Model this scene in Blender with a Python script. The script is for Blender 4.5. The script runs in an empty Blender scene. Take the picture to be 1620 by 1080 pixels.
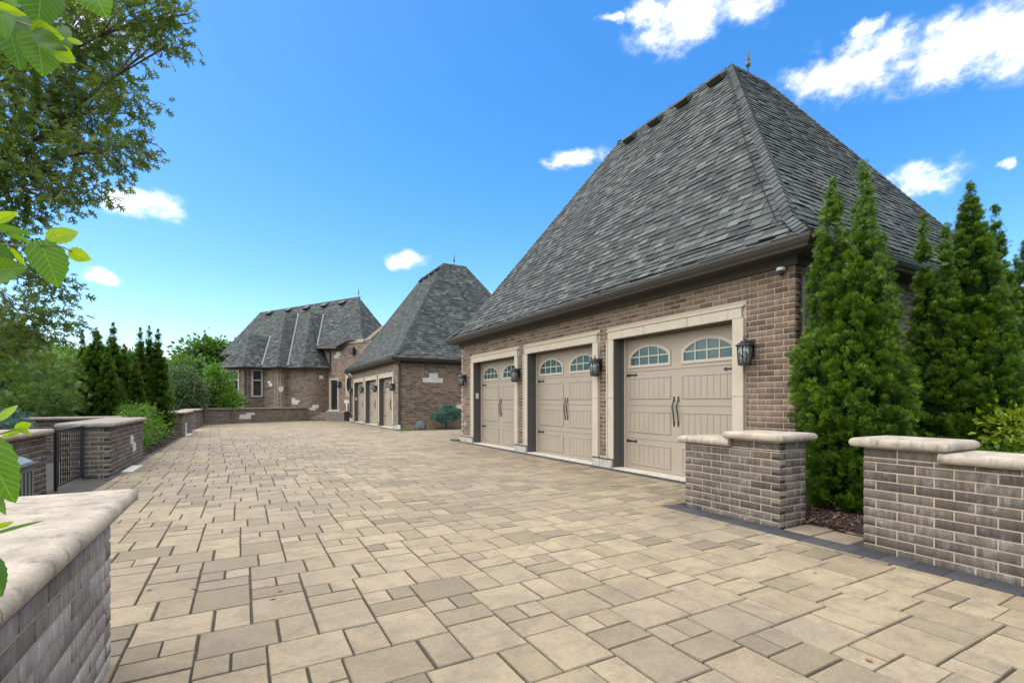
import bpy, math, random
import numpy as np
from mathutils import Matrix, Vector
R = math.radians
rng = np.random.default_rng(7); random.seed(7)
S = bpy.context.scene
COL = S.collection

# ------------------------------------------------------------------ camera
CX, HY, F, H, VX = 810.0, 635.0, 765.0, 1.33, 384.0
YAW = math.atan2(CX - VX, F)
NA, NB = math.sin(YAW), math.cos(YAW)
cam_d = bpy.data.cameras.new('camera'); cam = bpy.data.objects.new('camera', cam_d); COL.objects.link(cam)
cam_d.sensor_width = 36.0; cam_d.lens = F * 36 / 1620; cam_d.shift_y = (HY - 540) / 1620
cam_d.clip_start = 0.05; cam_d.clip_end = 5000
cam.location = (0, 0, H); cam.rotation_euler = (R(90), 0, -YAW)
S.camera = cam

def world(x, Z):                      # pixel column + camera depth -> ground X, Y
    p = (x - CX) / F * Z
    return (p * NB + Z * NA, -p * NA + Z * NB)
def pt(x, y, Z):                      # pixel + camera depth -> 3D
    X, Y = world(x, Z); return Vector((X, Y, H + (HY - y) * Z / F))
def proj(P):
    P = np.asarray(P, float); X, Y, z = P[..., 0], P[..., 1], P[..., 2]
    px = X * NB - Y * NA; Z = X * NA + Y * NB
    Zs = np.where(np.abs(Z) < 1e-3, 1e-3, Z)
    return CX + F * px / Zs, HY - (z - H) * F / Zs, Z
def pdir(x, y):
    v = Vector(pt(x, y, 1.0)) - Vector((0, 0, H)); return v.normalized()

# ------------------------------------------------------------------ light
SUN_EL, SUN_AZ = R(68), R(165)        # azimuth from +X towards +Y
sdir = Vector((math.cos(SUN_EL) * math.cos(SUN_AZ), math.cos(SUN_EL) * math.sin(SUN_AZ), math.sin(SUN_EL)))
sl = bpy.data.lights.new('sun', 'SUN'); so = bpy.data.objects.new('sun', sl); COL.objects.link(so)
sl.energy = 4.3; sl.angle = R(130); sl.color = (1.0, 0.95, 0.84)
so.rotation_euler = sdir.to_track_quat('Z', 'Y').to_euler(); so.location = (20, 0, 30)

S.view_settings.view_transform = 'Standard'; S.view_settings.look = 'None'
S.view_settings.exposure = 0.9; S.view_settings.gamma = 1.0
S.render.engine = 'CYCLES'
try:
    S.cycles.max_bounces = 6; S.cycles.transparent_max_bounces = 12
    S.cycles.use_denoising = True
except Exception: pass

# ------------------------------------------------------------------ node helpers
class G:
    def __init__(s, nt): s.nt = nt
    def n(s, typ, props=None, **kw):
        nd = s.nt.nodes.new(typ)
        for k, v in (props or {}).items(): setattr(nd, k, v)
        for k, v in kw.items():
            k2 = k.replace('_', ' ')
            sk = None
            for i in nd.inputs:
                if i.name == k2 and i.enabled: sk = i; break
            if sk is None and k[0] == 'i' and k[1:].isdigit(): sk = nd.inputs[int(k[1:])]
            s.set(sk, v)
        return nd
    def set(s, sk, v):
        if isinstance(v, bpy.types.Node): v = [o for o in v.outputs if o.enabled][0]
        if isinstance(v, bpy.types.NodeSocket): s.nt.links.new(v, sk)
        else:
            if sk.type == 'RGBA' and len(v) == 3: v = (*v, 1)
            sk.default_value = v
    def math(s, op, a, b=0.0, c=None, clamp=False):
        nd = s.nt.nodes.new('ShaderNodeMath'); nd.operation = op; nd.use_clamp = clamp
        s.set(nd.inputs[0], a); s.set(nd.inputs[1], b)
        if c is not None: s.set(nd.inputs[2], c)
        return nd.outputs[0]
    def vm(s, op, a, b=(0, 0, 0)):
        nd = s.nt.nodes.new('ShaderNodeVectorMath'); nd.operation = op
        s.set(nd.inputs[0], a); s.set(nd.inputs[1], b)
        return nd.outputs['Value'] if op in ('DOT_PRODUCT', 'LENGTH') else nd.outputs[0]
    def mix(s, f, a, b, blend='MIX'):
        nd = s.nt.nodes.new('ShaderNodeMix'); nd.data_type = 'RGBA'; nd.blend_type = blend
        s.set(nd.inputs[0], f); s.set(nd.inputs[6], a); s.set(nd.inputs[7], b)
        return nd.outputs[2]
    def ramp(s, f, stops, interp='LINEAR'):
        nd = s.nt.nodes.new('ShaderNodeValToRGB'); nd.color_ramp.interpolation = interp
        e = nd.color_ramp.elements
        while len(e) < len(stops): e.new(0.5)
        for el, (p, c) in zip(e, stops):
            el.position = p; el.color = (*c, 1) if len(c) == 3 else c
        s.set(nd.inputs[0], f); return nd.outputs[0]
    def rng(s, v, a, b, c=0.0, d=1.0, smooth=False):
        nd = s.nt.nodes.new('ShaderNodeMapRange'); nd.interpolation_type = 'SMOOTHSTEP' if smooth else 'LINEAR'
        for i, q in enumerate((v, a, b, c, d)): s.set(nd.inputs[i], q)
        return nd.outputs[0]
    def noise(s, vec, scale, detail=4, rough=0.55, dist=0.0):
        nd = s.nt.nodes.new('ShaderNodeTexNoise')
        s.set(nd.inputs['Vector'], vec); s.set(nd.inputs['Scale'], scale); s.set(nd.inputs['Detail'], detail)
        s.set(nd.inputs['Roughness'], rough); s.set(nd.inputs['Distortion'], dist)
        return nd.outputs[0]
    def pos(s, scale=(1, 1, 1)):
        g = s.nt.nodes.new('ShaderNodeNewGeometry')
        if scale == (1, 1, 1): return g.outputs['Position']
        return s.vm('MULTIPLY', g.outputs['Position'], scale)
    def rnd(s):
        g = s.nt.nodes.new('ShaderNodeNewGeometry'); o = s.nt.nodes.new('ShaderNodeObjectInfo')
        return s.math('FRACT', s.math('ADD', g.outputs['Random Per Island'], o.outputs['Random']))
    def bump(s, h, strength=0.3, dist=0.01):
        nd = s.nt.nodes.new('ShaderNodeBump'); s.set(nd.inputs['Height'], h)
        nd.inputs['Strength'].default_value = strength; nd.inputs['Distance'].default_value = dist
        return nd.outputs[0]

def mat(name, build):
    m = bpy.data.materials.new(name); m.use_nodes = True
    nt = m.node_tree; nt.nodes.clear(); g = G(nt)
    out = nt.nodes.new('ShaderNodeOutputMaterial')
    r = build(g)
    if isinstance(r, dict):
        b = nt.nodes.new('ShaderNodeBsdfPrincipled')
        for k, v in r.items(): g.set(b.inputs[k], v)
        r = b.outputs[0]
    nt.links.new(r, out.inputs[0]); return m

# ------------------------------------------------------------------ world: Nishita sky + clouds
W = bpy.data.worlds.new('World'); S.world = W; W.use_nodes = True
nt = W.node_tree; nt.nodes.clear(); g = G(nt)
wo = nt.nodes.new('ShaderNodeOutputWorld'); bg = nt.nodes.new('ShaderNodeBackground')
sky = nt.nodes.new('ShaderNodeTexSky'); sky.sky_type = 'NISHITA'; sky.sun_disc = False
sky.sun_elevation = SUN_EL; sky.sun_rotation = math.pi / 2 - SUN_AZ
sky.air_density = 1.0; sky.dust_density = 1.0; sky.ozone_density = 1.6
tc = nt.nodes.new('ShaderNodeTexCoord'); D = tc.outputs['Generated']
hs = nt.nodes.new('ShaderNodeHueSaturation'); hs.inputs['Saturation'].default_value = 1.42; hs.inputs['Value'].default_value = 1.02; hs.inputs['Hue'].default_value = 0.501
nt.links.new(sky.outputs[0], hs.inputs['Color'])
nv = nt.nodes.new('ShaderNodeTexNoise'); g.set(nv.inputs['Vector'], D); nv.inputs['Scale'].default_value = 9; nv.inputs['Detail'].default_value = 6; nv.inputs['Roughness'].default_value = 0.6
nf = g.noise(g.vm('MULTIPLY', D, (1, 1, 1.5)), 24, 8, 0.62)
warp = g.vm('SUBTRACT', nv.outputs[1], (0.5, 0.5, 0.5))
Dw = g.vm('ADD', D, g.vm('MULTIPLY', warp, (0.09, 0.09, 0.075)))
acc = None
CL = [(1095, 28, 125, 48), (1035, 22, 60, 28), (1180, 8, 70, 42), (1330, 112, 100, 52), (1400, 92, 80, 45), (1500, 85, 85, 62), (1590, 55, 90, 85), (1455, 288, 62, 30),
      (912, 247, 52, 20), (645, 417, 36, 17), (215, 315, 66, 30), (160, 440, 38, 16), (150, 40, 70, 50), (1600, 257, 16, 9), (1372, 40, 26, 14), (966, 33, 26, 12),
      (700, -260, 320, 120), (1900, 200, 160, 70), (-300, 200, 260, 90), (2300, -100, 300, 160)]
for (x, y, a, b) in CL:
    d = pdir(x, y); rt = d.cross(Vector((0, 0, 1))).normalized(); up = rt.cross(d).normalized()
    k = d.dot(Vector((NA, NB, 0))) / F               # radians-ish per pixel off axis
    lx = g.math('MULTIPLY', g.vm('DOT_PRODUCT', Dw, tuple(rt)), 1 / (a * k)); ly = g.math('MULTIPLY', g.vm('DOT_PRODUCT', Dw, tuple(up)), 1 / (b * k))
    front = g.math('GREATER_THAN', g.vm('DOT_PRODUCT', D, tuple(d)), 0.2)
    r = g.math('SQRT', g.math('ADD', g.math('MULTIPLY', lx, lx), g.math('MULTIPLY', ly, ly)))
    v = g.math('SUBTRACT', g.math('MULTIPLY', g.math('SUBTRACT', 1.0, r), front), g.math('MULTIPLY', g.math('SUBTRACT', 1.0, front), 3.0))
    acc = v if acc is None else g.math('MAXIMUM', acc, v)
fld = g.math('ADD', acc, g.math('MULTIPLY', g.math('SUBTRACT', nf, 0.46), 2.1))
cl = g.math('MULTIPLY', g.rng(fld, -0.02, 1.15, 0, 1, True), g.rng(acc, -0.2, 0.4, 0, 1, True))
ccol = g.mix(g.rng(nf, 0.35, 0.65), (4.6, 4.7, 5.1), (6.6, 6.5, 6.5))
nt.links.new(g.mix(cl, hs.outputs[0], ccol), bg.inputs[0])
bg.inputs[1].default_value = 0.15
nt.links.new(bg.outputs[0], wo.inputs[0])

# ------------------------------------------------------------------ materials
def m_brick(tones, eff=0.0, ochre=False):
    def f(g):
        r = g.rnd(); c = g.ramp(r, tones, 'LINEAR')
        st = g.noise(g.pos((34, 34, 5)), 1.0, 3); c = g.mix(1.0, c, g.ramp(st, [(0.3, (0.62, 0.6, 0.6)), (0.7, (1.25, 1.22, 1.2))]), 'MULTIPLY')
        fn = g.noise(g.pos(), 160, 3); c = g.mix(1.0, c, g.ramp(fn, [(0.3, (0.8, 0.8, 0.8)), (0.7, (1.18, 1.18, 1.18))]), 'MULTIPLY')
        if eff:
            e = g.noise(g.pos((3.2, 3.2, 5.5)), 1.0, 6, 0.7); e2 = g.noise(g.pos((30, 30, 9)), 1.0, 4, 0.7)
            k = g.math('MULTIPLY', g.rng(e, 0.5, 0.72), g.rng(e2, 0.42, 0.7)); c = g.mix(g.math('MULTIPLY', k, eff), c, (0.5, 0.47, 0.43))
        if ochre:
            sp = g.nt.nodes.new('ShaderNodeSeparateXYZ'); g.set(sp.inputs[0], g.pos())
            k = g.math('MULTIPLY', g.rng(sp.outputs[2], 0.15, 0.85, 0.55, 0.0), g.rng(g.noise(g.pos(), 1.6, 4), 0.35, 0.6)); c = g.mix(k, c, (0.33, 0.2, 0.085))
        return {'Base Color': c, 'Roughness': 0.85, 'Normal': g.bump(g.math('ADD', g.math('MULTIPLY', st, 0.7), fn), 0.45, 0.006)}
    return f
BT = [(0.0, (0.080, 0.050, 0.033)), (0.22, (0.122, 0.080, 0.051)), (0.5, (0.165, 0.109, 0.071)), (0.75, (0.203, 0.139, 0.089)), (1.0, (0.137, 0.091, 0.062))]
BTH = [(0.0, (0.060, 0.041, 0.030)), (0.25, (0.120, 0.081, 0.055)), (0.55, (0.184, 0.124, 0.081)), (0.8, (0.231, 0.162, 0.108)), (1.0, (0.137, 0.096, 0.066))]
BTW = [(0.0, (0.065, 0.051, 0.038)), (0.3, (0.093, 0.072, 0.053)), (0.6, (0.118, 0.093, 0.068)), (0.85, (0.140, 0.114, 0.084)), (1.0, (0.087, 0.063, 0.047))]
BTP = [(0.0, (0.16, 0.135, 0.115)), (0.3, (0.24, 0.205, 0.175)), (0.6, (0.31, 0.27, 0.235)), (0.85, (0.37, 0.33, 0.29)), (1.0, (0.22, 0.18, 0.15))]
M = {}
M['brick'] = mat('brick', m_brick(BT, 0.12)); M['brick_far'] = mat('brick_far', m_brick(BTH, 0.1)); M['brick_pale'] = mat('brick_pale', m_brick(BTP, 0.9)); M['brick_wall'] = mat('brick_wall', m_brick(BTW, 0.7)); M['brick_ochre'] = mat('brick_ochre', m_brick(BTH, 0.1, True))
def f_mortar(g):
    nz = g.noise(g.pos(), 60, 4); n2 = g.noise(g.pos(), 3, 3)
    c = g.mix(nz, (0.34, 0.25, 0.16), (0.50, 0.38, 0.26)); c = g.mix(g.rng(n2, 0.4, 0.75, 0, 0.5), c, (0.3, 0.26, 0.22))
    return {'Base Color': c, 'Roughness': 0.95, 'Normal': g.bump(nz, 0.5, 0.004)}
M['mortar'] = mat('mortar', f_mortar)
def f_stone(base, dark, amt):
    def f(g):
        n1 = g.noise(g.pos(), 4.5, 6, 0.65); n2 = g.noise(g.pos(), 90, 3); n3 = g.noise(g.pos((14, 14, 2.2)), 1.0, 5, 0.7)
        c = g.mix(g.rng(n1, 0.4, 0.72, 0, amt), base, dark); c = g.mix(g.rng(n3, 0.52, 0.76, 0, amt), c, tuple(v * 0.35 for v in dark))
        c = g.mix(1.0, c, g.ramp(n2, [(0.3, (0.86,) * 3), (0.7, (1.12,) * 3)]), 'MULTIPLY')
        return {'Base Color': c, 'Roughness': 0.85, 'Normal': g.bump(g.math('ADD', n2, g.math('MULTIPLY', n1, 2.0)), 0.25, 0.004)}
    return f
M['coping'] = mat('coping', f_stone((0.378, 0.312, 0.225), (0.176, 0.145, 0.110), 0.85))
M['coping_far'] = mat('coping_far', f_stone((0.331, 0.267, 0.204), (0.184, 0.147, 0.114), 0.75))
M['trim'] = mat('trim', f_stone((0.46, 0.385, 0.28), (0.37, 0.30, 0.21), 0.4))
M['plinth'] = mat('plinth', f_stone((0.46, 0.42, 0.33), (0.27, 0.23, 0.16), 0.8))
M['accent'] = mat('accent', f_stone((0.60, 0.56, 0.49), (0.44, 0.39, 0.33), 0.6))
def f_paver(g):
    r = g.rnd()
    c = g.ramp(r, [(0.0, (0.171, 0.133, 0.079)), (0.2, (0.235, 0.183, 0.110)), (0.5, (0.268, 0.207, 0.125)), (0.8, (0.294, 0.231, 0.142)), (0.93, (0.222, 0.173, 0.108)), (1.0, (0.158, 0.125, 0.079))])
    off = g.vm('ADD', g.pos(), g.vm('MULTIPLY', (1, 1, 1), (0, 0, 0)))
    cb = g.nt.nodes.new('ShaderNodeCombineXYZ'); g.set(cb.inputs[0], g.math('MULTIPLY', r, 37.0)); g.set(cb.inputs[1], g.math('MULTIPLY', r, 91.0))
    P = g.vm('ADD', g.pos(), cb.outputs[0])
    n1 = g.noise(P, 5, 6, 0.65, 0.6); n2 = g.noise(g.pos(), 180, 2); n3 = g.noise(g.pos(), 0.42, 4, 0.6); n4 = g.noise(g.vm('MULTIPLY', P, (6, 17, 6)), 1.0, 5, 0.65, 1.0)
    n5 = g.noise(g.pos(), 34, 4, 0.7)
    c = g.mix(g.rng(n1, 0.44, 0.74, 0, 0.7), c, (0.128, 0.102, 0.073))
    c = g.mix(g.rng(n3, 0.44, 0.68, 0, 0.62), c, (0.147, 0.116, 0.083))
    c = g.mix(g.rng(n4, 0.55, 0.78, 0, 0.55), c, (0.139, 0.114, 0.087))
    c = g.mix(1.0, c, g.ramp(n5, [(0.3, (0.88,) * 3), (0.7, (1.1,) * 3)]), 'MULTIPLY')
    c = g.mix(1.0, c, g.ramp(n2, [(0.3, (0.8,) * 3), (0.5, (1.0,) * 3), (0.72, (1.22,) * 3)]), 'MULTIPLY')
    hgt = g.math('ADD', g.math('MULTIPLY', n2, 0.35), g.math('ADD', n4, g.math('MULTIPLY', n5, 0.6)))
    return {'Base Color': c, 'Roughness': 0.8, 'Specular IOR Level': 0.3, 'Normal': g.bump(hgt, 0.4, 0.006)}
M['paver'] = mat('paver', f_paver)
def f_joint(g):
    n = g.noise(g.pos(), 45, 4, 0.7); n2 = g.noise(g.pos(), 1.3, 4); n3 = g.noise(g.pos(), 9, 4)
    c = g.mix(n, (0.022, 0.019, 0.015), (0.075, 0.062, 0.045))
    k = g.math('MULTIPLY', g.rng(n2, 0.52, 0.66), g.rng(n3, 0.5, 0.62)); c = g.mix(k, c, (0.055, 0.075, 0.018))
    k = g.math('MULTIPLY', g.rng(n2, 0.48, 0.36), g.rng(n3, 0.62, 0.7)); c = g.mix(k, c, (0.2, 0.075, 0.03))
    return {'Base Color': c, 'Roughness': 1.0, 'Normal': g.bump(n, 0.8, 0.01)}
M['joint'] = mat('joint', f_joint)
def f_edging(g):
    r = g.rnd(); n = g.noise(g.pos(), 150, 3)
    c = g.mix(r, (0.026, 0.026, 0.028), (0.045, 0.044, 0.045)); c = g.mix(1.0, c, g.ramp(n, [(0.3, (0.7,) * 3), (0.7, (1.4,) * 3)]), 'MULTIPLY')
    return {'Base Color': c, 'Roughness': 0.85, 'Normal': g.bump(n, 0.5, 0.004)}
M['edging'] = mat('edging', f_edging)
def f_shingle(g):
    r = g.rnd()
    c = g.ramp(r, [(0.0, (0.032, 0.034, 0.031)), (0.3, (0.048, 0.050, 0.045)), (0.55, (0.061, 0.066, 0.057)), (0.75, (0.075, 0.081, 0.070)), (0.92, (0.093, 0.100, 0.086)), (1.0, (0.118, 0.129, 0.109))])
    n = g.noise(g.pos(), 120, 3); n2 = g.noise(g.pos((1.2, 1.2, 0.5)), 1.0, 4); n3 = g.noise(g.pos(), 14, 4, 0.7)
    c = g.mix(1.0, c, g.ramp(n, [(0.3, (0.72,) * 3), (0.7, (1.3,) * 3)]), 'MULTIPLY'); c = g.mix(g.rng(n2, 0.4, 0.75, 0, 0.35), c, (0.043, 0.045, 0.039))
    c = g.mix(1.0, c, g.ramp(n3, [(0.3, (0.85,) * 3), (0.7, (1.15,) * 3)]), 'MULTIPLY')
    return {'Base Color': c, 'Roughness': 0.92, 'Specular IOR Level': 0.25, 'Normal': g.bump(n, 0.6, 0.004)}
M['shingle'] = mat('shingle', f_shingle)
def plain(base, rough=0.5, metal=0.0, var=0.12, scale=20, bumpv=0.0, spec=0.5):
    def f(g):
        n = g.noise(g.pos(), scale, 4); c = g.mix(1.0, base, g.ramp(n, [(0.3, (1 - var,) * 3), (0.7, (1 + var,) * 3)]), 'MULTIPLY')
        d = {'Base Color': c, 'Roughness': rough, 'Metallic': metal, 'Specular IOR Level': spec}
        if bumpv: d['Normal'] = g.bump(n, bumpv, 0.004)
        return d
    return f
M['cap'] = mat('cap_shingle', lambda g: {'Base Color': g.ramp(g.rnd(), [(0, (0.042, 0.044, 0.043)), (0.6, (0.066, 0.07, 0.067)), (1, (0.088, 0.094, 0.089))]), 'Roughness': 0.95, 'Specular IOR Level': 0.2, 'Normal': g.bump(g.noise(g.pos(), 120, 3), 0.6, 0.004)})
M['shingle_edge'] = mat('shingle_edge', plain((0.016, 0.016, 0.016), 0.95, 0, 0.2, 30, 0, 0.2))
M['deck'] = mat('roof_deck', plain((0.035, 0.036, 0.036), 0.95))
M['gutter'] = mat('gutter_metal', plain((0.052, 0.045, 0.036), 0.5, 0.0, 0.06, 4, 0, 0.3))
M['frieze'] = mat('frieze_board', plain((0.042, 0.037, 0.03), 0.6, 0, 0.06, 5, 0, 0.3))
M['door'] = mat('garage_door_paint', plain((0.325, 0.26, 0.188), 0.45, 0, 0.06, 1.3, 0, 0.4))
M['door_light'] = mat('window_frame_paint', plain((0.42, 0.345, 0.25), 0.5, 0, 0.04, 3))
M['jamb'] = mat('jamb_metal', plain((0.068, 0.062, 0.054), 0.5, 0, 0.06, 5))
M['black'] = mat('black_iron', plain((0.012, 0.012, 0.013), 0.45, 0.0, 0.2, 40))
M['cable'] = mat('cable', plain((0.02, 0.02, 0.02), 0.9, 0, 0.1, 20, 0, 0.1))
M['lead'] = mat('lead_flashing', plain((0.14, 0.15, 0.16), 0.45, 0.6, 0.15, 10))
M['copper'] = mat('aged_copper', plain((0.11, 0.06, 0.035), 0.5, 0.4, 0.3, 30))
M['white_plastic'] = mat('white_plastic', plain((0.7, 0.7, 0.68), 0.4, 0, 0.05))
M['cream_plastic'] = mat('cream_plastic', plain((0.55, 0.5, 0.4), 0.45, 0, 0.05))
M['concrete'] = mat('threshold_concrete', plain((0.5, 0.44, 0.34), 0.85, 0, 0.2, 12, 0.2))
M['bluestone'] = mat('step_stone', plain((0.32, 0.27, 0.21), 0.85, 0, 0.25, 10, 0.3))
M['fieldstone'] = mat('fieldstone', plain((0.22, 0.16, 0.12), 0.9, 0, 0.35, 12, 0.4))
M['rock'] = mat('rock', plain((0.075, 0.08, 0.075), 0.9, 0, 0.35, 12, 0.6))
M['cabinet'] = mat('cabinet_paint', plain((0.10, 0.115, 0.105), 0.4, 0, 0.08, 6))
M['gloss_lid'] = mat('cabinet_lid', plain((0.06, 0.07, 0.06), 0.3, 0, 0.05, 6))
M['bark'] = mat('bark', plain((0.085, 0.065, 0.05), 0.95, 0, 0.4, 25, 0.8))
M['twig'] = mat('twig', plain((0.10, 0.085, 0.035), 0.7, 0, 0.2, 30))
M['cream_wall'] = mat('distant_roof', plain((0.30, 0.235, 0.175), 0.8, 0, 0.2, 2))
M['sock'] = mat('dry_leaf', plain((0.26, 0.1, 0.04), 0.8, 0, 0.3, 50))
def f_glass(g):
    n = g.noise(g.pos(), 3, 2)
    return {'Base Color': g.mix(n, (0.028, 0.066, 0.066), (0.05, 0.1, 0.098)), 'Roughness': 0.12, 'Specular IOR Level': 0.35}
M['door_glass'] = mat('door_glass', f_glass)
M['dark_glass'] = mat('dark_glass', plain((0.012, 0.016, 0.018), 0.06, 0, 0.2, 2, 0, 0.8))
def f_lampglass(g):
    n = g.noise(g.pos((60, 60, 14)), 1.0, 3, 0.6, 1.5)
    return {'Base Color': g.mix(g.rng(n, 0.42, 0.6), (0.02, 0.022, 0.02), (0.42, 0.43, 0.36)), 'Roughness': 0.12, 'Normal': g.bump(n, 0.5, 0.01)}
M['lamp_glass'] = mat('lamp_glass', f_lampglass)
def f_mulch(g):
    n = g.noise(g.pos(), 70, 5, 0.7); n2 = g.noise(g.pos(), 300, 2)
    return {'Base Color': g.ramp(n, [(0.3, (0.02, 0.011, 0.008)), (0.55, (0.06, 0.032, 0.022)), (0.75, (0.13, 0.075, 0.05))]), 'Roughness': 1.0, 'Normal': g.bump(g.math('ADD', n, n2), 1.0, 0.03)}
M['mulch'] = mat('mulch', f_mulch)
M['chip'] = mat('mulch_chip', lambda g: {'Base Color': g.ramp(g.rnd(), [(0, (0.03, 0.016, 0.011)), (0.6, (0.085, 0.045, 0.03)), (0.9, (0.15, 0.085, 0.055)), (1, (0.3, 0.2, 0.12))]), 'Roughness': 0.95})
def f_lawn(g):
    n = g.noise(g.pos(), 0.6, 5); n2 = g.noise(g.pos(), 50, 3)
    return {'Base Color': g.mix(n2, g.mix(n, (0.03, 0.06, 0.014), (0.06, 0.1, 0.024)), (0.05, 0.085, 0.02)), 'Roughness': 1.0, 'Normal': g.bump(n2, 0.8, 0.03)}
M['lawn'] = mat('lawn', f_lawn)
def m_leaf(dark, light, tip=None, trans=0.35, rough=0.45, spec=0.35):
    def f(g):
        at = g.nt.nodes.new('ShaderNodeAttribute'); at.attribute_name = 'tone'
        gg = g.nt.nodes.new('ShaderNodeNewGeometry')
        r = gg.outputs['Random Per Island']
        t = g.math('ADD', g.math('MULTIPLY', at.outputs['Fac'], 0.65), g.math('MULTIPLY', r, 0.35))
        c = g.ramp(t, [(0.05, dark), (0.6, light), (1.0, tip or light)])
        b = g.nt.nodes.new('ShaderNodeBsdfPrincipled'); g.set(b.inputs['Base Color'], c); b.inputs['Roughness'].default_value = rough; b.inputs['Specular IOR Level'].default_value = spec
        tr = g.nt.nodes.new('ShaderNodeBsdfTranslucent'); g.set(tr.inputs[0], g.mix(1.0, c, (1.25, 1.3, 0.6), 'MULTIPLY'))
        mx = g.nt.nodes.new('ShaderNodeMixShader'); mx.inputs[0].default_value = trans
        g.nt.links.new(b.outputs[0], mx.inputs[1]); g.nt.links.new(tr.outputs[0], mx.inputs[2]); return mx.outputs[0]
    return f
M['arbor'] = mat('arborvitae_leaf', m_leaf((0.012, 0.03, 0.003), (0.068, 0.138, 0.008), (0.22, 0.3, 0.018), 0.22))
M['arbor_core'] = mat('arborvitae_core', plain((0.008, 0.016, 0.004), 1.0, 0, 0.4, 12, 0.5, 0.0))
M['oak'] = mat('oak_leaf', m_leaf((0.05, 0.08, 0.015), (0.108, 0.155, 0.027), (0.19, 0.23, 0.042), 0.45))
M['linden'] = mat('linden_leaf_far', m_leaf((0.05, 0.1, 0.012), (0.1, 0.2, 0.02), (0.22, 0.3, 0.03), 0.45))
M['far_leaf'] = mat('garden_leaf', m_leaf((0.03, 0.07, 0.014), (0.085, 0.17, 0.026), (0.17, 0.27, 0.04), 0.3))
M['soft_leaf'] = mat('soft_conifer_leaf', m_leaf((0.05, 0.1, 0.02), (0.13, 0.215, 0.045), (0.24, 0.32, 0.08), 0.3))
M['bright_leaf'] = mat('bright_leaf', m_leaf((0.04, 0.09, 0.01), (0.10, 0.21, 0.02), (0.19, 0.32, 0.035), 0.35))
M['gray_leaf'] = mat('grey_leaf', m_leaf((0.03, 0.06, 0.02), (0.085, 0.14, 0.05), (0.2, 0.26, 0.14), 0.3))
M['spruce'] = mat('blue_spruce', m_leaf((0.03, 0.08, 0.055), (0.09, 0.185, 0.14), (0.19, 0.3, 0.25), 0.15))
M['gold_leaf'] = mat('golden_leaf', m_leaf((0.08, 0.14, 0.01), (0.25, 0.32, 0.02), (0.45, 0.45, 0.03), 0.35))
def f_bigleaf(col, back):
    def f(g):
        uv = g.nt.nodes.new('ShaderNodeUVMap'); u = g.nt.nodes.new('ShaderNodeSeparateXYZ'); g.nt.links.new(uv.outputs[0], u.inputs[0])
        x = g.math('ABSOLUTE', g.math('SUBTRACT', u.outputs[0], 0.5)); y = u.outputs[1]
        mid = g.rng(x, 0.006, 0.016, 1.0, 0.0)
        ph = g.math('FRACT', g.math('MULTIPLY', g.math('SUBTRACT', y, g.math('MULTIPLY', x, 0.75)), 8.0))
        vein = g.rng(g.math('ABSOLUTE', g.math('SUBTRACT', ph, 0.5)), 0.03, 0.09, 1.0, 0.0); vv = g.math('MAXIMUM', mid, g.math('MULTIPLY', vein, 0.7))
        n = g.noise(g.pos(), 40, 4); n2 = g.noise(g.pos(), 300, 3)
        base = g.mix(n, tuple(v * 0.75 for v in col), tuple(v * 1.2 for v in col)); c = g.mix(g.math('MULTIPLY', vv, 0.55), base, tuple(min(1, v * 2.3 + 0.02) for v in col))
        b = g.nt.nodes.new('ShaderNodeBsdfPrincipled'); g.set(b.inputs['Base Color'], c); b.inputs['Roughness'].default_value = 0.42
        g.set(b.inputs['Normal'], g.bump(g.math('SUBTRACT', g.math('MULTIPLY', n2, 0.15), vv), 0.5, 0.002))
        tr = g.nt.nodes.new('ShaderNodeBsdfTranslucent'); g.set(tr.inputs[0], g.mix(1.0, c, back, 'MULTIPLY'))
        mx = g.nt.nodes.new('ShaderNodeMixShader'); mx.inputs[0].default_value = 0.5
        g.nt.links.new(b.outputs[0], mx.inputs[1]); g.nt.links.new(tr.outputs[0], mx.inputs[2]); return mx.outputs[0]
    return f
M['leaf_a'] = mat('linden_leaf', f_bigleaf((0.077, 0.169, 0.013), (1.6, 1.5, 0.5))); M['leaf_b'] = mat('linden_leaf_dark', f_bigleaf((0.050, 0.119, 0.018), (1.4, 1.4, 0.6)))
M['leaf_c'] = mat('linden_leaf_young', f_bigleaf((0.200, 0.312, 0.013), (1.7, 1.5, 0.4)))

# ------------------------------------------------------------------ object helpers
I4 = Matrix.Identity(4); WM = {}
def mesh(name, v, f, m=None, smooth=False, attr=None, uv=None):
    me = bpy.data.meshes.new(name); v = np.asarray(v, np.float32).reshape(-1, 3)
    if isinstance(f, np.ndarray) and f.ndim == 2:
        nf, k = f.shape; me.vertices.add(len(v)); me.vertices.foreach_set('co', v.ravel())
        me.loops.add(nf * k); me.loops.foreach_set('vertex_index', f.astype(np.int32).ravel())
        me.polygons.add(nf); me.polygons.foreach_set('loop_start', np.arange(0, nf * k, k, dtype=np.int32))
        me.update(calc_edges=True)
    else: me.from_pydata(v.tolist(), [], [list(map(int, q)) for q in f]); me.update()
    if attr is not None:
        a = me.attributes.new('tone', 'FLOAT', 'POINT'); a.data.foreach_set('value', np.asarray(attr, np.float32))
    if uv is not None:
        l = me.uv_layers.new(name='UVMap'); idx = np.empty(len(me.loops), np.int32); me.loops.foreach_get('vertex_index', idx)
        l.data.foreach_set('uv', np.asarray(uv, np.float32)[idx].ravel())
    if smooth: me.polygons.foreach_set('use_smooth', np.ones(len(me.polygons), bool))
    if m: me.materials.append(M[m] if isinstance(m, str) else m)
    me.validate(); return me
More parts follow.
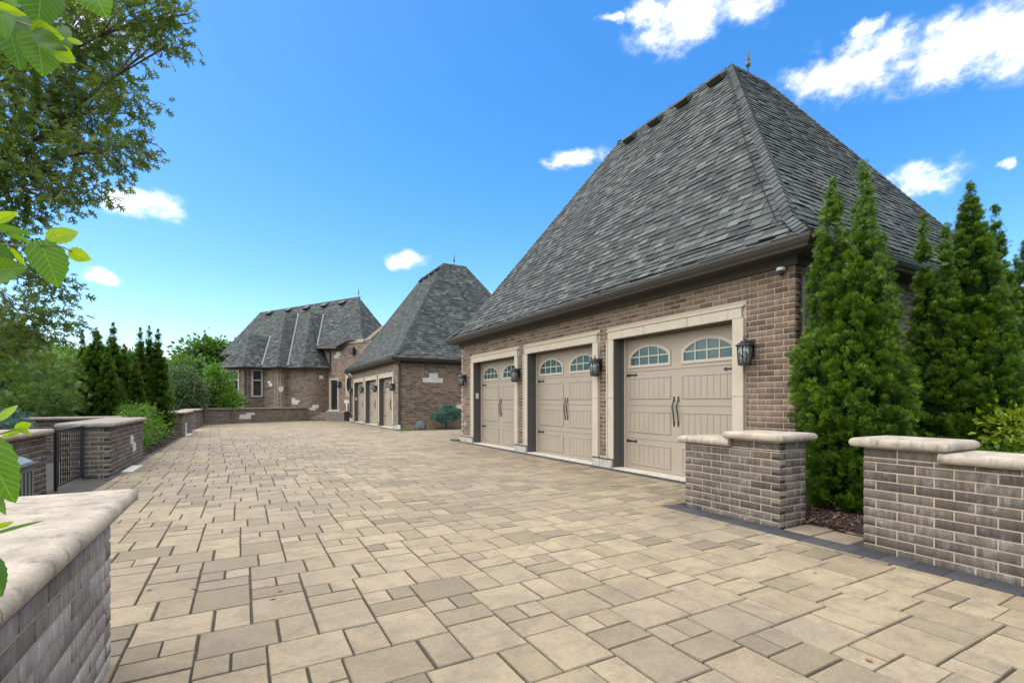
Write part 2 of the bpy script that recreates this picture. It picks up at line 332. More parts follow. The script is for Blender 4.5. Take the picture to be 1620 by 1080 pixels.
def ob(name, me, parent=None, mw=None, **props):
    o = bpy.data.objects.new(name, me); COL.objects.link(o)
    mw = mw or I4; o.matrix_basis = mw; WM[o.name] = mw.copy()
    if parent is not None:
        o.parent = parent; o.matrix_parent_inverse = WM[parent.name].inverted()
    for k, v in props.items(): o[k] = v
    return o
def thing(name, label, cat, loc=(0, 0, 0), group=None):
    o = ob(name, None, None, Matrix.Translation(loc), label=label, category=cat); o.empty_display_size = 0.2
    if group: o['group'] = group
    return o
def tag(o, label, cat, group=None):
    o['label'] = label; o['category'] = cat
    if group: o['group'] = group
    return o
KIDS = {}
def copy_tree(o, shift, parent=None, top=True):
    c = o.copy(); COL.objects.link(c)
    T = Matrix.Translation(shift); 
    if top: c.matrix_basis = T @ WM[o.name]
    WM[c.name] = T @ WM[o.name]
    if parent is not None:
        inv = o.matrix_parent_inverse.copy(); c.parent = parent; c.matrix_parent_inverse = inv
    for ch in list(o.children): copy_tree(ch, shift, c, False)
    return c
class B:                       # mesh collector
    def __init__(s): s.v = []; s.f = []
    def add(s, v, f):
        k = len(s.v); s.v += [tuple(p) for p in v]; s.f += [tuple(i + k for i in q) for q in f]; return s
    def box(s, x0, x1, y0, y1, z0, z1, bev=0.0):
        if x0 > x1: x0, x1 = x1, x0
        if y0 > y1: y0, y1 = y1, y0
        b = min(bev, (x1 - x0) / 3, (y1 - y0) / 3, (z1 - z0) / 3)
        if b <= 0:
            return s.add([(x0, y0, z0), (x1, y0, z0), (x1, y1, z0), (x0, y1, z0), (x0, y0, z1), (x1, y0, z1), (x1, y1, z1), (x0, y1, z1)],
                         [(0, 3, 2, 1), (4, 5, 6, 7), (0, 1, 5, 4), (1, 2, 6, 5), (2, 3, 7, 6), (3, 0, 4, 7)])
        X = (x0, x1); Y = (y0, y1); Z = (z0, z1); idx = {}; vs = []
        for i in (0, 1):
            for j in (0, 1):
                for k in (0, 1):
                    sx, sy, sz = (1 - 2 * i) * b, (1 - 2 * j) * b, (1 - 2 * k) * b
                    for a, p in enumerate(((X[i], Y[j] + sy, Z[k] + sz), (X[i] + sx, Y[j], Z[k] + sz), (X[i] + sx, Y[j] + sy, Z[k]))):
                        idx[i, j, k, a] = len(vs); vs.append(p)
        fs = []
        for c in (0, 1):
            q = [idx[c, 0, 0, 0], idx[c, 1, 0, 0], idx[c, 1, 1, 0], idx[c, 0, 1, 0]]; fs.append(q if c else q[::-1])
            q = [idx[0, c, 0, 1], idx[0, c, 1, 1], idx[1, c, 1, 1], idx[1, c, 0, 1]]; fs.append(q if c else q[::-1])
            q = [idx[0, 0, c, 2], idx[1, 0, c, 2], idx[1, 1, c, 2], idx[0, 1, c, 2]]; fs.append(q if c else q[::-1])
        for j in (0, 1):
            for k in (0, 1):
                q = [idx[0, j, k, 1], idx[0, j, k, 2], idx[1, j, k, 2], idx[1, j, k, 1]]; fs.append(q if (j + k) % 2 == 0 else q[::-1])
                q = [idx[j, 0, k, 2], idx[j, 0, k, 0], idx[j, 1, k, 0], idx[j, 1, k, 2]]; fs.append(q if (j + k) % 2 == 0 else q[::-1])
                q = [idx[j, k, 0, 0], idx[j, k, 0, 1], idx[j, k, 1, 1], idx[j, k, 1, 0]]; fs.append(q if (j + k) % 2 == 0 else q[::-1])
        for i in (0, 1):
            for j in (0, 1):
                for k in (0, 1):
                    q = [idx[i, j, k, 0], idx[i, j, k, 1], idx[i, j, k, 2]]; fs.append(q if (i + j + k) % 2 else q[::-1])
        return s.add(vs, fs)
    def tube(s, pts, r, n=8, cap=True):
        pts = [Vector(p) for p in pts]; rs = r if isinstance(r, (list, tuple)) else [r] * len(pts); ring = []
        up = None; base = len(s.v)
        for i, p in enumerate(pts):
            d = (pts[min(i + 1, len(pts) - 1)] - pts[max(i - 1, 0)]).normalized()
            if up is None: up = d.orthogonal().normalized()
            up = (up - d * up.dot(d)); up = up.normalized() if up.length > 1e-6 else d.orthogonal().normalized()
            w = d.cross(up)
            for k in range(n):
                a = 2 * math.pi * k / n; s.v.append(tuple(p + (up * math.cos(a) + w * math.sin(a)) * rs[i]))
        for i in range(len(pts) - 1):
            for k in range(n):
                a, b = base + i * n + k, base + i * n + (k + 1) % n; s.f.append((a, b, b + n, a + n))
        if cap:
            s.f.append(tuple(base + k for k in range(n))[::-1]); s.f.append(tuple(base + (len(pts) - 1) * n + k for k in range(n)))
        return s
    def lathe(s, c, prof, n=16):
        base = len(s.v); c = Vector(c)
        for (r, z) in prof:
            for k in range(n):
                a = 2 * math.pi * k / n; s.v.append((c.x + r * math.cos(a), c.y + r * math.sin(a), c.z + z))
        for i in range(len(prof) - 1):
            for k in range(n):
                a, b = base + i * n + k, base + i * n + (k + 1) % n; s.f.append((a, b, b + n, a + n))
        s.f.append(tuple(base + k for k in range(n))[::-1]); s.f.append(tuple(base + (len(prof) - 1) * n + k for k in range(n)))
        return s
    def prism(s, poly, d):        # polygon (list of 3D) extruded by vector d
        n = len(poly); d = Vector(d); base = len(s.v)
        s.v += [tuple(p) for p in poly] + [tuple(Vector(p) + d) for p in poly]
        s.f += [tuple(base + i for i in range(n))[::-1], tuple(base + n + i for i in range(n))]
        s.f += [(base + i, base + (i + 1) % n, base + n + (i + 1) % n, base + n + i) for i in range(n)]
        return s
    def ob(s, name, m, parent=None, smooth=False, **kw): return ob(name, mesh(name, s.v, s.f, m, smooth), parent, **kw)

# unit pieces ------------------------------------------------------------
def unit_piece(c):             # box 0..1 with the +z face inset: outline in xy, front at z=1 ; c = chamfer as fraction
    cx, cy, cz = c
    v = [(0, 0, 0), (1, 0, 0), (1, 1, 0), (0, 1, 0), (0, 0, 1 - cz), (1, 0, 1 - cz), (1, 1, 1 - cz), (0, 1, 1 - cz), (cx, cy, 1), (1 - cx, cy, 1), (1 - cx, 1 - cy, 1), (cx, 1 - cy, 1)]
    f = [(0, 1, 5, 4), (1, 2, 6, 5), (2, 3, 7, 6), (3, 0, 4, 7), (4, 5, 9, 8), (5, 6, 10, 9), (6, 7, 11, 10), (7, 4, 8, 11), (8, 9, 10, 11)]
    return np.array(v, float), np.array(f)
BRV, BRF = unit_piece((0.010, 0.03, 0.022))
def rank(mats, nrm=None):      # picture size of each piece, 0 when out of view
    A = np.array([[list(r) for r in m] for m in mats], float).reshape(-1, 4, 4) if not isinstance(mats, np.ndarray) else mats
    c = A[:, :3, 3] + 0.5 * (A[:, :3, 0] + A[:, :3, 1]) + A[:, :3, 2]
    x, y, Z = proj(c); n = np.cross(A[:, :3, 0], A[:, :3, 1]); view = np.array([0, 0, H]) - c
    d = np.linalg.norm(view, axis=1); s = (n * view).sum(1) / d ** 3
    s[(x < -20) | (x > 1640) | (y < -20) | (y > 1100) | (Z < 0.1)] *= 1e-6
    s[s < 0] = 0
    return s
def pieces(name, mats, parent, m, V=BRV, Fc=BRF, nmax=300, extra=None):
    """mats: list of 4x4 arrays (columns = edge vectors). The nmax that show largest become objects, the rest one joined part."""
    A = np.array(mats, float).reshape(-1, 4, 4)
    if len(A) == 0: return
    key = rank(A); order = np.argsort(-key)
    near = [i for i in order[:nmax] if key[i] > 0]; far = np.array([i for i in order if i not in set(near)], int)
    if near:
        me = mesh(name, V, Fc, m)
        for i in near: ob(name, me, parent, Matrix(A[i].tolist()))
    vs, fs = [], []
    if len(far):
        VV = np.concatenate([V, np.ones((len(V), 1))], 1); P = np.einsum('nij,kj->nki', A[far][:, :3, :], VV)
        vs = P.reshape(-1, 3); fs = (Fc[None] + (np.arange(len(far)) * len(V))[:, None, None]).reshape(-1, Fc.shape[1])
    if len(far):
        o = ob(name + '_mass', mesh(name + '_mass', vs, fs, m), parent); o['kind'] = 'stuff'
def M4(o, u, v, w):
    A = np.eye(4); A[:3, 0] = u; A[:3, 1] = v; A[:3, 2] = w; A[:3, 3] = o; return A

# ------------------------------------------------------------------ brickwork
BL, BH, MJ, BD = 0.254, 0.0813, 0.0115, 0.09
def brick_face(o, u, n, L, z0, z1, holes=(), ends=(0, 0), par=0, proud=0.002):
    """bricks on a vertical face: o = start point, u = unit run dir, n = outward normal; ends: 1 = this face keeps the corner on even courses, -1 on odd, 0 always"""
    o = Vector(o); u = Vector(u); n = Vector(n); out = []; k = 0; z = z0
    while z < z1 - 0.02:
        h = min(BH, z1 - z); even = (k + par) % 2 == 0
        a = 0.0 if ends[0] == 0 else (-0.002 if (ends[0] == 1) == even else BD + MJ)
        b = L if ends[1] == 0 else (L + 0.002 if (ends[1] == 1) == even else L - BD - MJ)
        ints = [(a, b)]
        for (h0, h1, v0, v1) in holes:
            if v0 < z + h - 0.012 and v1 > z + 0.012:
                nx = []
                for (p, q) in ints:
                    if h1 <= p or h0 >= q: nx.append((p, q)); continue
                    if h0 - MJ > p: nx.append((p, h0 - MJ))
                    if h1 + MJ < q: nx.append((h1 + MJ, q))
                ints = nx
        ph = 0.0 if even else BL / 2
        for (p, q) in ints:
            i0 = math.floor((p - ph) / BL); js = [p]; q_ = ph + i0 * BL
            while q_ < q - 0.05:
                if q_ > p + 0.05: js.append(q_)
                q_ += BL
            js.append(q)
            for w_ in range(len(js) - 1):
                s0 = js[w_] + (MJ / 2 if w_ else 0); s1 = js[w_ + 1] - (MJ / 2 if w_ < len(js) - 2 else 0)
                if s1 - s0 < 0.02: continue
                jx = random.uniform(-0.002, 0.002); pr = proud + random.uniform(-0.0012, 0.0014); ln = s1 - s0
                org = o + u * s0 + Vector((0, 0, z + MJ / 2 + jx * 0.4)) - n * BD
                A = M4(org, u * ln, Vector((0, 0, h - MJ)), n * (BD + pr))
                if u.cross(Vector((0, 0, 1))).dot(n) < 0: A = M4(org + u * ln, -u * ln, Vector((0, 0, h - MJ)), n * (BD + pr))
                out.append(A)
        z += BH; k += 1
    return out

COPE = [(0.0, 0.0), (0.035, 0.008), (0.055, 0.03), (0.055, 0.052), (0.036, 0.078), (0.0, 0.088)]
def coping(parent, x0, x1, y0, y1, z, m='coping', over=0.06, sides='NESW'):
    """slab with rounded (bullnose) edges"""
    nseg = 5; prof = [(over * (-0.0), 0.0)]
    t = 0.085; rr = t / 2; pf = [(-0.02, 0.0)] + [(rr * (math.sin(a) ) - rr * 0.0, rr - rr * math.cos(a)) for a in np.linspace(0, math.pi, 8)]
    rings = []; b = B(); o = over - rr
    for (d, hh) in pf[1:]:
        e = o + d
        X0, X1, Y0, Y1 = x0 - e, x1 + e, y0 - e, y1 + e
        if 'W' not in sides: X0 = x0
        if 'E' not in sides: X1 = x1
        if 'S' not in sides: Y0 = y0
        if 'N' not in sides: Y1 = y1
        rings.append([(X0, Y0, z + hh), (X1, Y0, z + hh), (X1, Y1, z + hh), (X0, Y1, z + hh)])
    b.v = [p for r in rings for p in r]; n = len(rings)
    b.f = [(3, 2, 1, 0), tuple((n - 1) * 4 + i for i in range(4))] + [(i * 4 + k, i * 4 + (k + 1) % 4, (i + 1) * 4 + (k + 1) % 4, (i + 1) * 4 + k) for i in range(n - 1) for k in range(4)]
    me = mesh('coping_stone', b.v, b.f, m)
    sm = np.ones(len(me.polygons), bool); sm[:2] = False; me.polygons.foreach_set('use_smooth', sm)
    for e_ in me.edges:
        pass
    try: me.set_sharp_from_angle(angle=R(50))
    except Exception: pass
    return ob('coping_stone', me, parent)

def wall_block(root, x0, x1, y0, y1, z1, m='brick_wall', sides='NESW', holes=None, nmax=300, z0=-0.02):
    holes = holes or {}
    i = 0.003
    B().box(x0 + i, x1 - i, y0 + i, y1 - i, z0, z1).ob('mortar_core', 'mortar', root)
    out = []
    if 'W' in sides: out += brick_face((x0, y1, 0), (0, -1, 0), (-1, 0, 0), y1 - y0, z0, z1, holes.get('W', ()), (1, 1))
    if 'E' in sides: out += brick_face((x1, y0, 0), (0, 1, 0), (1, 0, 0), y1 - y0, z0, z1, holes.get('E', ()), (1, 1))
    if 'S' in sides: out += brick_face((x0, y0, 0), (1, 0, 0), (0, -1, 0), x1 - x0, z0, z1, holes.get('S', ()), (-1, -1))
    if 'N' in sides: out += brick_face((x1, y1, 0), (-1, 0, 0), (0, 1, 0), x1 - x0, z0, z1, holes.get('N', ()), (-1, -1))
    pieces('brick', out, root, m, nmax=nmax)

# ------------------------------------------------------------------ shingles
SHV = np.array([(0, 0, 0), (1, 0, 0), (0, 0, 1), (1, 0, 1), (0, 1, 0.12), (1, 1, 0.12)], float)
SHF = [(2, 3, 5, 4), (0, 1, 3, 2), (0, 2, 4), (1, 5, 3)]
def interval(poly2, t):
    xs = []
    n = len(poly2)
    for i in range(n):
        (s0, t0), (s1, t1) = poly2[i], poly2[(i + 1) % n]
        if abs(t1 - t0) < 1e-9:
            if abs(t - t0) < 1e-6: xs += [s0, s1]
            continue
        k = (t - t0) / (t1 - t0)
        if -1e-6 <= k <= 1 + 1e-6: xs.append(s0 + (s1 - s0) * k)
    return (min(xs), max(xs)) if xs else None
def shingle_facet(poly, expo=0.2, w=(0.2, 0.36), th=(0.016, 0.036), phase=0):
    poly = [Vector(p) for p in poly]
    n = (poly[1] - poly[0]).cross(poly[2] - poly[0]).normalized()
    if n.z < 0: n = -n
    v = Vector((0, 0, 1)).cross(n)
    if v.length < 1e-4: v = Vector((1, 0, 0))
    v.normalize(); u = n.cross(v).normalized()
    o = min(poly, key=lambda p: (p - poly[0]).dot(u)); P2 = [((p - o).dot(v), (p - o).dot(u)) for p in poly]
    T = max(t for _, t in P2); full, cut = [], []
    k = 0; t = 0.0
    while t < T - 0.02:
        t1 = min(t + expo * 1.28, T); I0 = interval(P2, t + 1e-5); I1 = interval(P2, t1 - 1e-5)
        if I0 and I1:
            s = min(I0[0], I1[0]) - random.random() * w[1]
            while s < max(I0[1], I1[1]):
                e = s + random.uniform(*w); h = random.uniform(*th); dt = random.choice((0, 0, 0.006, 0.016)) if t > 0.01 else 0
                a0, b0, a1, b1 = max(s, I0[0]), min(e, I0[1]), max(s, I1[0]), min(e, I1[1])
                if b0 - a0 > 0.01 or b1 - a1 > 0.01:
                    if a0 == s and a1 == s and b0 == e and b1 == e:
                        full.append(M4(o + v * s + u * (t - dt), v * (e - s - 0.004), u * (t1 - t + dt), n * h))
                    else:
                        if b0 < a0: a0 = b0 = min(max(a0, I0[0]), I0[1])
                        if b1 < a1: a1 = b1 = min(max(a1, I1[0]), I1[1])
                        q = lambda S_, T_, H_: tuple(o + v * S_ + u * T_ + n * H_)
                        cut.append([q(a0, t, 0), q(b0, t, 0), q(a0, t, h), q(b0, t, h), q(a1, t1, h * .12), q(b1, t1, h * .12)])
                s = e
        t += expo; k += 1
    return full, cut
def roof_cover(root, facets, m='shingle', nmax=300, expo=0.2, w=(0.2, 0.36), th=(0.018, 0.038)):
    full, cut = [], []; deck = B()
    for p in facets:
        a, c = shingle_facet(p, expo, w, th); full += a; cut += c
        P = [Vector(q) for q in p]; n = (P[1] - P[0]).cross(P[2] - P[0]).normalized(); n = n if n.z > 0 else -n
        deck.add([tuple(q - n * 0.006) for q in P], [tuple(range(len(P)))])
    deck.ob('roof_deck', 'deck', root)
    A = np.array(full).reshape(-1, 4, 4); key = rank(A); order = np.argsort(-key); nn = min(nmax, len(A)); near = order[:nn]; far = order[nn:]
    if nn:
        me = mesh('shingle', SHV, SHF, m); me.materials.append(M['shingle_edge']); me.polygons.foreach_set('material_index', np.array([0, 1, 1, 1], np.int32))
        for i in near: ob('shingle', me, root, Matrix(A[i].tolist()))
    VV = np.concatenate([SHV, np.ones((6, 1))], 1); P = np.einsum('nij,kj->nki', A[far][:, :3, :], VV).reshape(-1, 3)
    allv = np.concatenate([P, np.array(cut, float).reshape(-1, 3)]) if len(cut) else P
    nq = len(allv) // 6; off = np.arange(nq) * 6
    f = [tuple(i + k for i in q) for k in off for q in SHF]
    me = bpy.data.meshes.new('shingle_mass'); me.from_pydata(allv.tolist(), [], f); me.update(); me.materials.append(M[m]); me.materials.append(M['shingle_edge']); me.polygons.foreach_set('material_index', np.tile(np.array([0, 1, 1, 1], np.int32), nq))
    o = ob('shingle_mass', me, root); o['kind'] = 'stuff'
def hip_caps(root, A, Bp, n1, n2, width=0.125, step=0.145, joined=False, lift=0.012):
    """bent cap shingles from A (low) up to B; n1,n2 = outward normals of the two roof faces"""
    A, Bp = Vector(A), Vector(Bp); d = (Bp - A); L = d.length; d.normalize(); n1 = Vector(n1).normalized(); n2 = Vector(n2).normalized()
    w1 = d.cross(n1); w2 = d.cross(n2)
    if w1.dot(n2) > 0: w1 = -w1
    if w2.dot(n1) > 0: w2 = -w2
    up = (n1 + n2).normalized(); ln = step * 1.35; e = 0.022
    def v_at(t, hgt): 
        p = d * t + up * hgt
        return [tuple(p + w1 * width), tuple(p + up * 0.012), tuple(p + w2 * width)]
    V = v_at(0, lift + e) + v_at(ln, lift) + v_at(0, lift - 0.02)
    Fq = [(0, 1, 4, 3), (1, 2, 5, 4), (6, 7, 1, 0), (7, 8, 2, 1)]
    k = int(L / step)
    if joined:
        b = B()
        for i in range(k): o = A + d * (i * step); b.add([tuple(Vector(p) + o) for p in V], Fq)
        return b.ob('ridge_cap', 'cap', root)
    me = mesh('ridge_cap', V, Fq, 'cap')
    for i in range(k): ob('ridge_cap', me, root, Matrix.Translation(A + d * (i * step)))

def ring_profile(rect, prof):         # closed profile (offset outward, z) swept round a rectangle with mitred corners
    x0, x1, y0, y1 = rect; b = B(); n = len(prof)
    for (o, z) in prof: b.v += [(x0 - o, y0 - o, z), (x1 + o, y0 - o, z), (x1 + o, y1 + o, z), (x0 - o, y1 + o, z)]
    for i in range(n):
        j = (i + 1) % n
        for k in range(4): b.f.append((i * 4 + k, i * 4 + (k + 1) % 4, j * 4 + (k + 1) % 4, j * 4 + k))
    return b

# ------------------------------------------------------------------ ground, driveway
def sheet(name, x0, x1, y0, y1, z, m, **kw):
    return ob(name, mesh(name, [(x0, y0, z), (x1, y0, z), (x1, y1, z), (x0, y1, z)], [(0, 1, 2, 3)], m), **kw)
sheet('lawn', -900, 900, -900, 900, -0.06, 'lawn', kind='structure')
drive = sheet('driveway', -5.5, 16, -6, 42, -0.014, 'joint', kind='structure')
ZONE = [(-1.95, 6.22, -0.2, 36.0), (-1.95, 4.7, -3.0, -0.2), (6.22, 12.5, 15.5, 21.5)]   # paved rectangles
EX = [(4.66, 6.3, -3, 4.45)]                                                            # beds / walls cut out of the paving
PM = 0.0668
UNIT = [(0, -5, 6, 5), (6, -5, 3, 5), (0, -8, 2.5, 3), (2.5, -8, 2.5, 3), (0, -11, 5, 3), (0, -17, 5, 6)]   # x, y, w, h in modules
pav = {}
j = 0.0055
for a in range(-80, 120):
    for c in range(-60, 40):
        bx = 1.05 + (a * 5 - c * 4) * PM; by = 3.425 - (a * 5 + c * 17) * PM
        if bx < -3.5 or bx > 13.5 or by < -4 or by > 38: continue
        for (ux, uy, uw, uh) in UNIT:
            X0, Y0 = bx + ux * PM + j, by + uy * PM + j; X1, Y1 = X0 + uw * PM - 2 * j, Y0 + uh * PM - 2 * j
            for zi, (zx0, zx1, zy0, zy1) in enumerate(ZONE):
                x0, x1, y0, y1 = max(X0, zx0), min(X1, zx1), max(Y0, zy0), min(Y1, zy1)
                for (ex0, ex1, ey0, ey1) in EX:
                    if x0 < ex1 and x1 > ex0 and y0 < ey1 and y1 > ey0:
                        if x0 < ex0: x1 = min(x1, ex0 - 0.005)
                        elif y1 > ey1: y0 = max(y0, ey1 + 0.005)
                        else: x1 = x0
                if x1 - x0 < 0.03 or y1 - y0 < 0.03: continue
                t1, t2 = random.gauss(0, 0.0011), random.gauss(0, 0.0011); dz = random.gauss(0, 0.0012)
                rj = [random.uniform(-0.003, 0.003) for _ in range(4)]
                x0 += rj[0]; x1 += rj[1]; y0 += rj[2]; y1 += rj[3]
                pav.setdefault('p', []).append(M4((x0, y0, -0.05 + dz), (x1 - x0, 0, t1), (0, y1 - y0, t2), (0, 0, 0.05)))
PVV = []
def paver_unit():                 # slab with slightly ragged, worn arris
    n = 4; per = []
    rr = np.random.default_rng(3)
    for k in range(4):
        for i in range(n):
            t = i / n; c = [(t, 0), (1, t), (1 - t, 1), (0, 1 - t)][k]; per.append(c)
    per = np.array(per); cen = np.array([0.5, 0.5]); N = len(per)
    jit = rr.uniform(0, 0.012, (N, 1)); top = per + (cen - per) * (0.026 + jit); mid = per + (cen - per) * jit
    v = np.concatenate([np.c_[mid, np.zeros(N)], np.c_[mid, np.full(N, 0.86)], np.c_[top, np.ones(N)]])
    f = []
    for i in range(N):
        k = (i + 1) % N
        f.append((i, k, N + k, N + i)); f.append((N + i, N + k, 2 * N + k, 2 * N + i))
    return v, f, N
v_, f_, N_ = paver_unit()
# split into quads-only arrays for the joined part, n-gon top for the objects
def pieces_ngon(name, mats, parent, m, v, f, N, nmax=300):
    A = np.array(mats, float).reshape(-1, 4, 4); key = rank(A); order = np.argsort(-key); near = order[:nmax]; far = order[nmax:]
    me = mesh(name, v, f + [tuple(range(2 * N, 3 * N))], m)
    me2 = mesh(name, np.c_[1 - v[:, 1], v[:, 0], v[:, 2]], f + [tuple(range(2 * N, 3 * N))], m)
    for q, i in enumerate(near): ob(name, me if q % 2 else me2, parent, Matrix(A[i].tolist()))
    mid = far[:1500]; lo = far[1500:]
    VS, FS = [], []; k = 0
    VV = np.concatenate([v, np.ones((len(v), 1))], 1); P = np.einsum('nij,kj->nki', A[mid][:, :3, :], VV)
    for q in P:
        VS.append(q); FS += [tuple(i + k for i in t) for t in f] + [tuple(range(k + 2 * N, k + 3 * N))]; k += len(v)
    VV = np.concatenate([BRV, np.ones((12, 1))], 1); P = np.einsum('nij,kj->nki', A[lo][:, :3, :], VV)
    for q in P:
        VS.append(q); FS += [tuple(int(i) + k for i in t) for t in BRF]; k += 12
    me = bpy.data.meshes.new(name + '_mass'); me.from_pydata(np.concatenate(VS).tolist(), [], FS); me.update(); me.materials.append(M[m])
    o = ob(name + '_mass', me, parent); o['kind'] = 'stuff'
pieces_ngon('paver', pav['p'], drive, 'paver', v_, f_, N_)

# dark edging bands (cobble strips) -------------------------------------------------
def edging(name, x0, x1, y0, y1, along, step=0.22, z=0.004, skip=None):
    e = sheet(name, x0, x1, y0, y1, -0.0075, 'joint', kind='structure'); out = []
    L = (y1 - y0) if along == 'y' else (x1 - x0); n = max(1, round(L / step))
    for i in range(n):
        a, b = i / n, (i + 1) / n
        if along == 'y': X0, X1, Y0, Y1 = x0, x1, y0 + L * a, y0 + L * b
        else: X0, X1, Y0, Y1 = x0 + L * a, x0 + L * b, y0, y1
        out.append(M4((X0 + .004, Y0 + .004, -0.05), (X1 - X0 - .008, 0, 0), (0, Y1 - Y0 - .008, 0), (0, 0, 0.05 + z)))
    pieces('edging_stone', out, e, 'edging', nmax=90)
    return e
edging('edging_right_wall', 4.665, 4.905, -1.2, 4.46, 'y')
edging('edging_bed_path', 4.905, 6.3, 3.07, 3.3, 'x', 0.11)
edging('edging_garage', 6.225, 6.40, 4.47, 15.3, 'y', 0.2)
edging('edging_left_wall', -2.06, -1.955, 10.6, 30.0, 'y')
edging('edging_far_garage', 6.225, 6.40, 22.7, 34.2, 'y', 0.2)
pt_strip = sheet('path_strip', 4.905, 6.3, 2.2, 3.07, -0.008, 'joint', kind='structure')
out = []
for (x0, x1, y0, y1) in [(4.93, 5.35, 2.76, 3.02), (5.38, 5.85, 2.70, 3.02), (4.93, 5.3, 2.42, 2.72), (5.36, 5.9, 2.4, 2.66)]:
    out.append(M4((x0, y0, -0.05), (x1 - x0, 0, 0), (0, y1 - y0, 0), (0, 0, 0.055)))
pieces('paver', out, pt_strip, 'paver')
# inset light stones in the left edging
for (x0, x1, y0, y1, l) in [(-2.0, -1.82, 11.5, 12.55, 'pale stone slab set in the edging beside the gate pier'), (-1.98, -1.82, 22.6, 24.2, 'pale stone slab set in the edging beside the short pier past the shrub')]:
    tag(B().box(x0, x1, y0, y1, -0.02, 0.012, 0.004).ob('inset_slab', 'accent'), l, 'slab')

# mulch beds -------------------------------------------------
def mound(name, x0, x1, y0, y1, n=26, amp=0.05):
    xs = np.linspace(x0, x1, n); ys = np.linspace(y0, y1, n); v = []
    for y in ys:
        for x in xs:
            e = min(x - x0, x1 - x, y - y0, y1 - y); v.append((x, y, -0.01 + min(1, e / 0.25) * amp + random.uniform(0, 0.018)))
    f = np.array([(a * n + b, a * n + b + 1, (a + 1) * n + b + 1, (a + 1) * n + b) for a in range(n - 1) for b in range(n - 1)])
    return ob(name, mesh(name, v, f, 'mulch', True), kind='structure')
def chips(name, x0, x1, y0, y1, n, z, label):
    A = []
    for i in range(n):
        a = random.uniform(0, 6.28); l, w = random.uniform(0.02, 0.06), random.uniform(0.006, 0.015)
        u = Vector((math.cos(a), math.sin(a), random.uniform(-.5, .5))).normalized(); v = u.orthogonal().normalized(); q = u.cross(v)
        A.append(M4((random.uniform(x0, x1), random.uniform(y0, y1), z + random.uniform(0, 0.02)), u * l, v * w, q * w * 0.6))
    A = np.array(A); VV = np.concatenate([BRV, np.ones((12, 1))], 1); P = np.einsum('nij,kj->nki', A[:, :3, :], VV).reshape(-1, 3)
    fs = (BRF[None] + (np.arange(n) * 12)[:, None, None]).reshape(-1, 4)
    o = ob(name, mesh(name, P, fs, 'chip')); o['kind'] = 'stuff'; o['label'] = label; o['category'] = 'mulch'
mound('mulch_bed_right', 4.95, 14.5, 3.3, 3.86, 40, 0.05); mound('mulch_bed_corner', 5.35, 14.5, 1.0, 3.32, 40, 0.05)
mound('mulch_bed_side', 4.98, 6.28, 3.31, 4.4, 16, 0.03)
chips('mulch_chips', 5.3, 7.6, 2.6, 3.7, 3600, 0.035, 'dark brown bark mulch chips around the tall evergreens')
mound('mulch_bed_left', -7.0, -2.06, 14.2, 22.2, 40, 0.06)
chips('mulch_chips_shrub', -2.9, -2.07, 14.3, 21.8, 3000, 0.03, 'brown bark mulch chips below the rounded shrub')

# ------------------------------------------------------------------ garden walls
def gwall(label, loc): return thing('garden_wall', label, 'wall', loc)
w1 = gwall('short brick wall of two coping heights standing before the garage door', (5.1, 3.6, 0))
wall_block(w1, 4.90, 5.36, 3.05, 4.28, 0.815, nmax=240)
# raised pier over the end
B().box(4.905, 5.355, 3.055, 3.60, 0.815, 0.905).ob('mortar_core', 'mortar', w1)
o2 = brick_face((4.90, 3.60, 0), (0, -1, 0), (-1, 0, 0), 0.55, 0.815, 0.905) + brick_face((4.90, 3.05, 0), (1, 0, 0), (0, -1, 0), 0.46, 0.815, 0.905, (), (-1, -1)) + brick_face((5.36, 3.05, 0), (0, 1, 0), (1, 0, 0), 0.55, 0.815, 0.905)
pieces('brick', o2, w1, 'brick_wall')
coping(w1, 4.90, 5.36, 3.98, 4.28, 0.815, over=0.075, sides='NEW'); coping(w1, 4.90, 5.36, 3.62, 3.975, 0.815, over=0.073, sides='EW')
coping(w1, 4.90, 5.36, 3.05, 3.60, 0.907, over=0.085)
w2 = gwall('long brick wall stepping down from a capped pier beside the mulch bed', (5.1, 1.0, 0))
wall_block(w2, 4.90, 5.36, -1.6, 2.27, 0.835, nmax=300)
B().box(4.905, 5.355, 1.73, 2.265, 0.835, 0.92).ob('mortar_core', 'mortar', w2)
o2 = brick_face((4.90, 2.27, 0), (0, -1, 0), (-1, 0, 0), 0.54, 0.835, 0.92) + brick_face((4.90, 1.73, 0), (1, 0, 0), (0, -1, 0), 0.46, 0.835, 0.92, (), (-1, -1)) + brick_face((5.36, 1.73, 0), (0, 1, 0), (1, 0, 0), 0.54, 0.835, 0.92)
pieces('brick', o2, w2, 'brick_wall')
coping(w2, 4.90, 5.36, 1.73, 2.27, 0.922, over=0.085)
coping(w2, 4.90, 5.36, 0.62, 1.715, 0.835, over=0.08, sides='EW'); coping(w2, 4.90, 5.36, -0.5, 0.615, 0.835, over=0.08, sides='EW'); coping(w2, 4.90, 5.36, -1.6, -0.505, 0.835, over=0.08, sides='SEW')
w3 = gwall('brick wall with broad weathered coping under the linden leaves', (-1, 2, 0))
wall_block(w3, -1.4, -0.585, 0.2, 3.12, 0.79, 'brick_pale', nmax=300)
coping(w3, -1.4, -0.585, 2.80, 3.12, 0.79, over=0.10, sides='NEW'); coping(w3, -1.4, -0.585, 1.55, 2.795, 0.79, over=0.102, sides='EW'); coping(w3, -1.4, -0.585, 0.2, 1.545, 0.79, over=0.10, sides='SEW')
w4 = gwall('brick pier with two pale blocks beside the black iron gate', (-2.3, 12.5, 0))
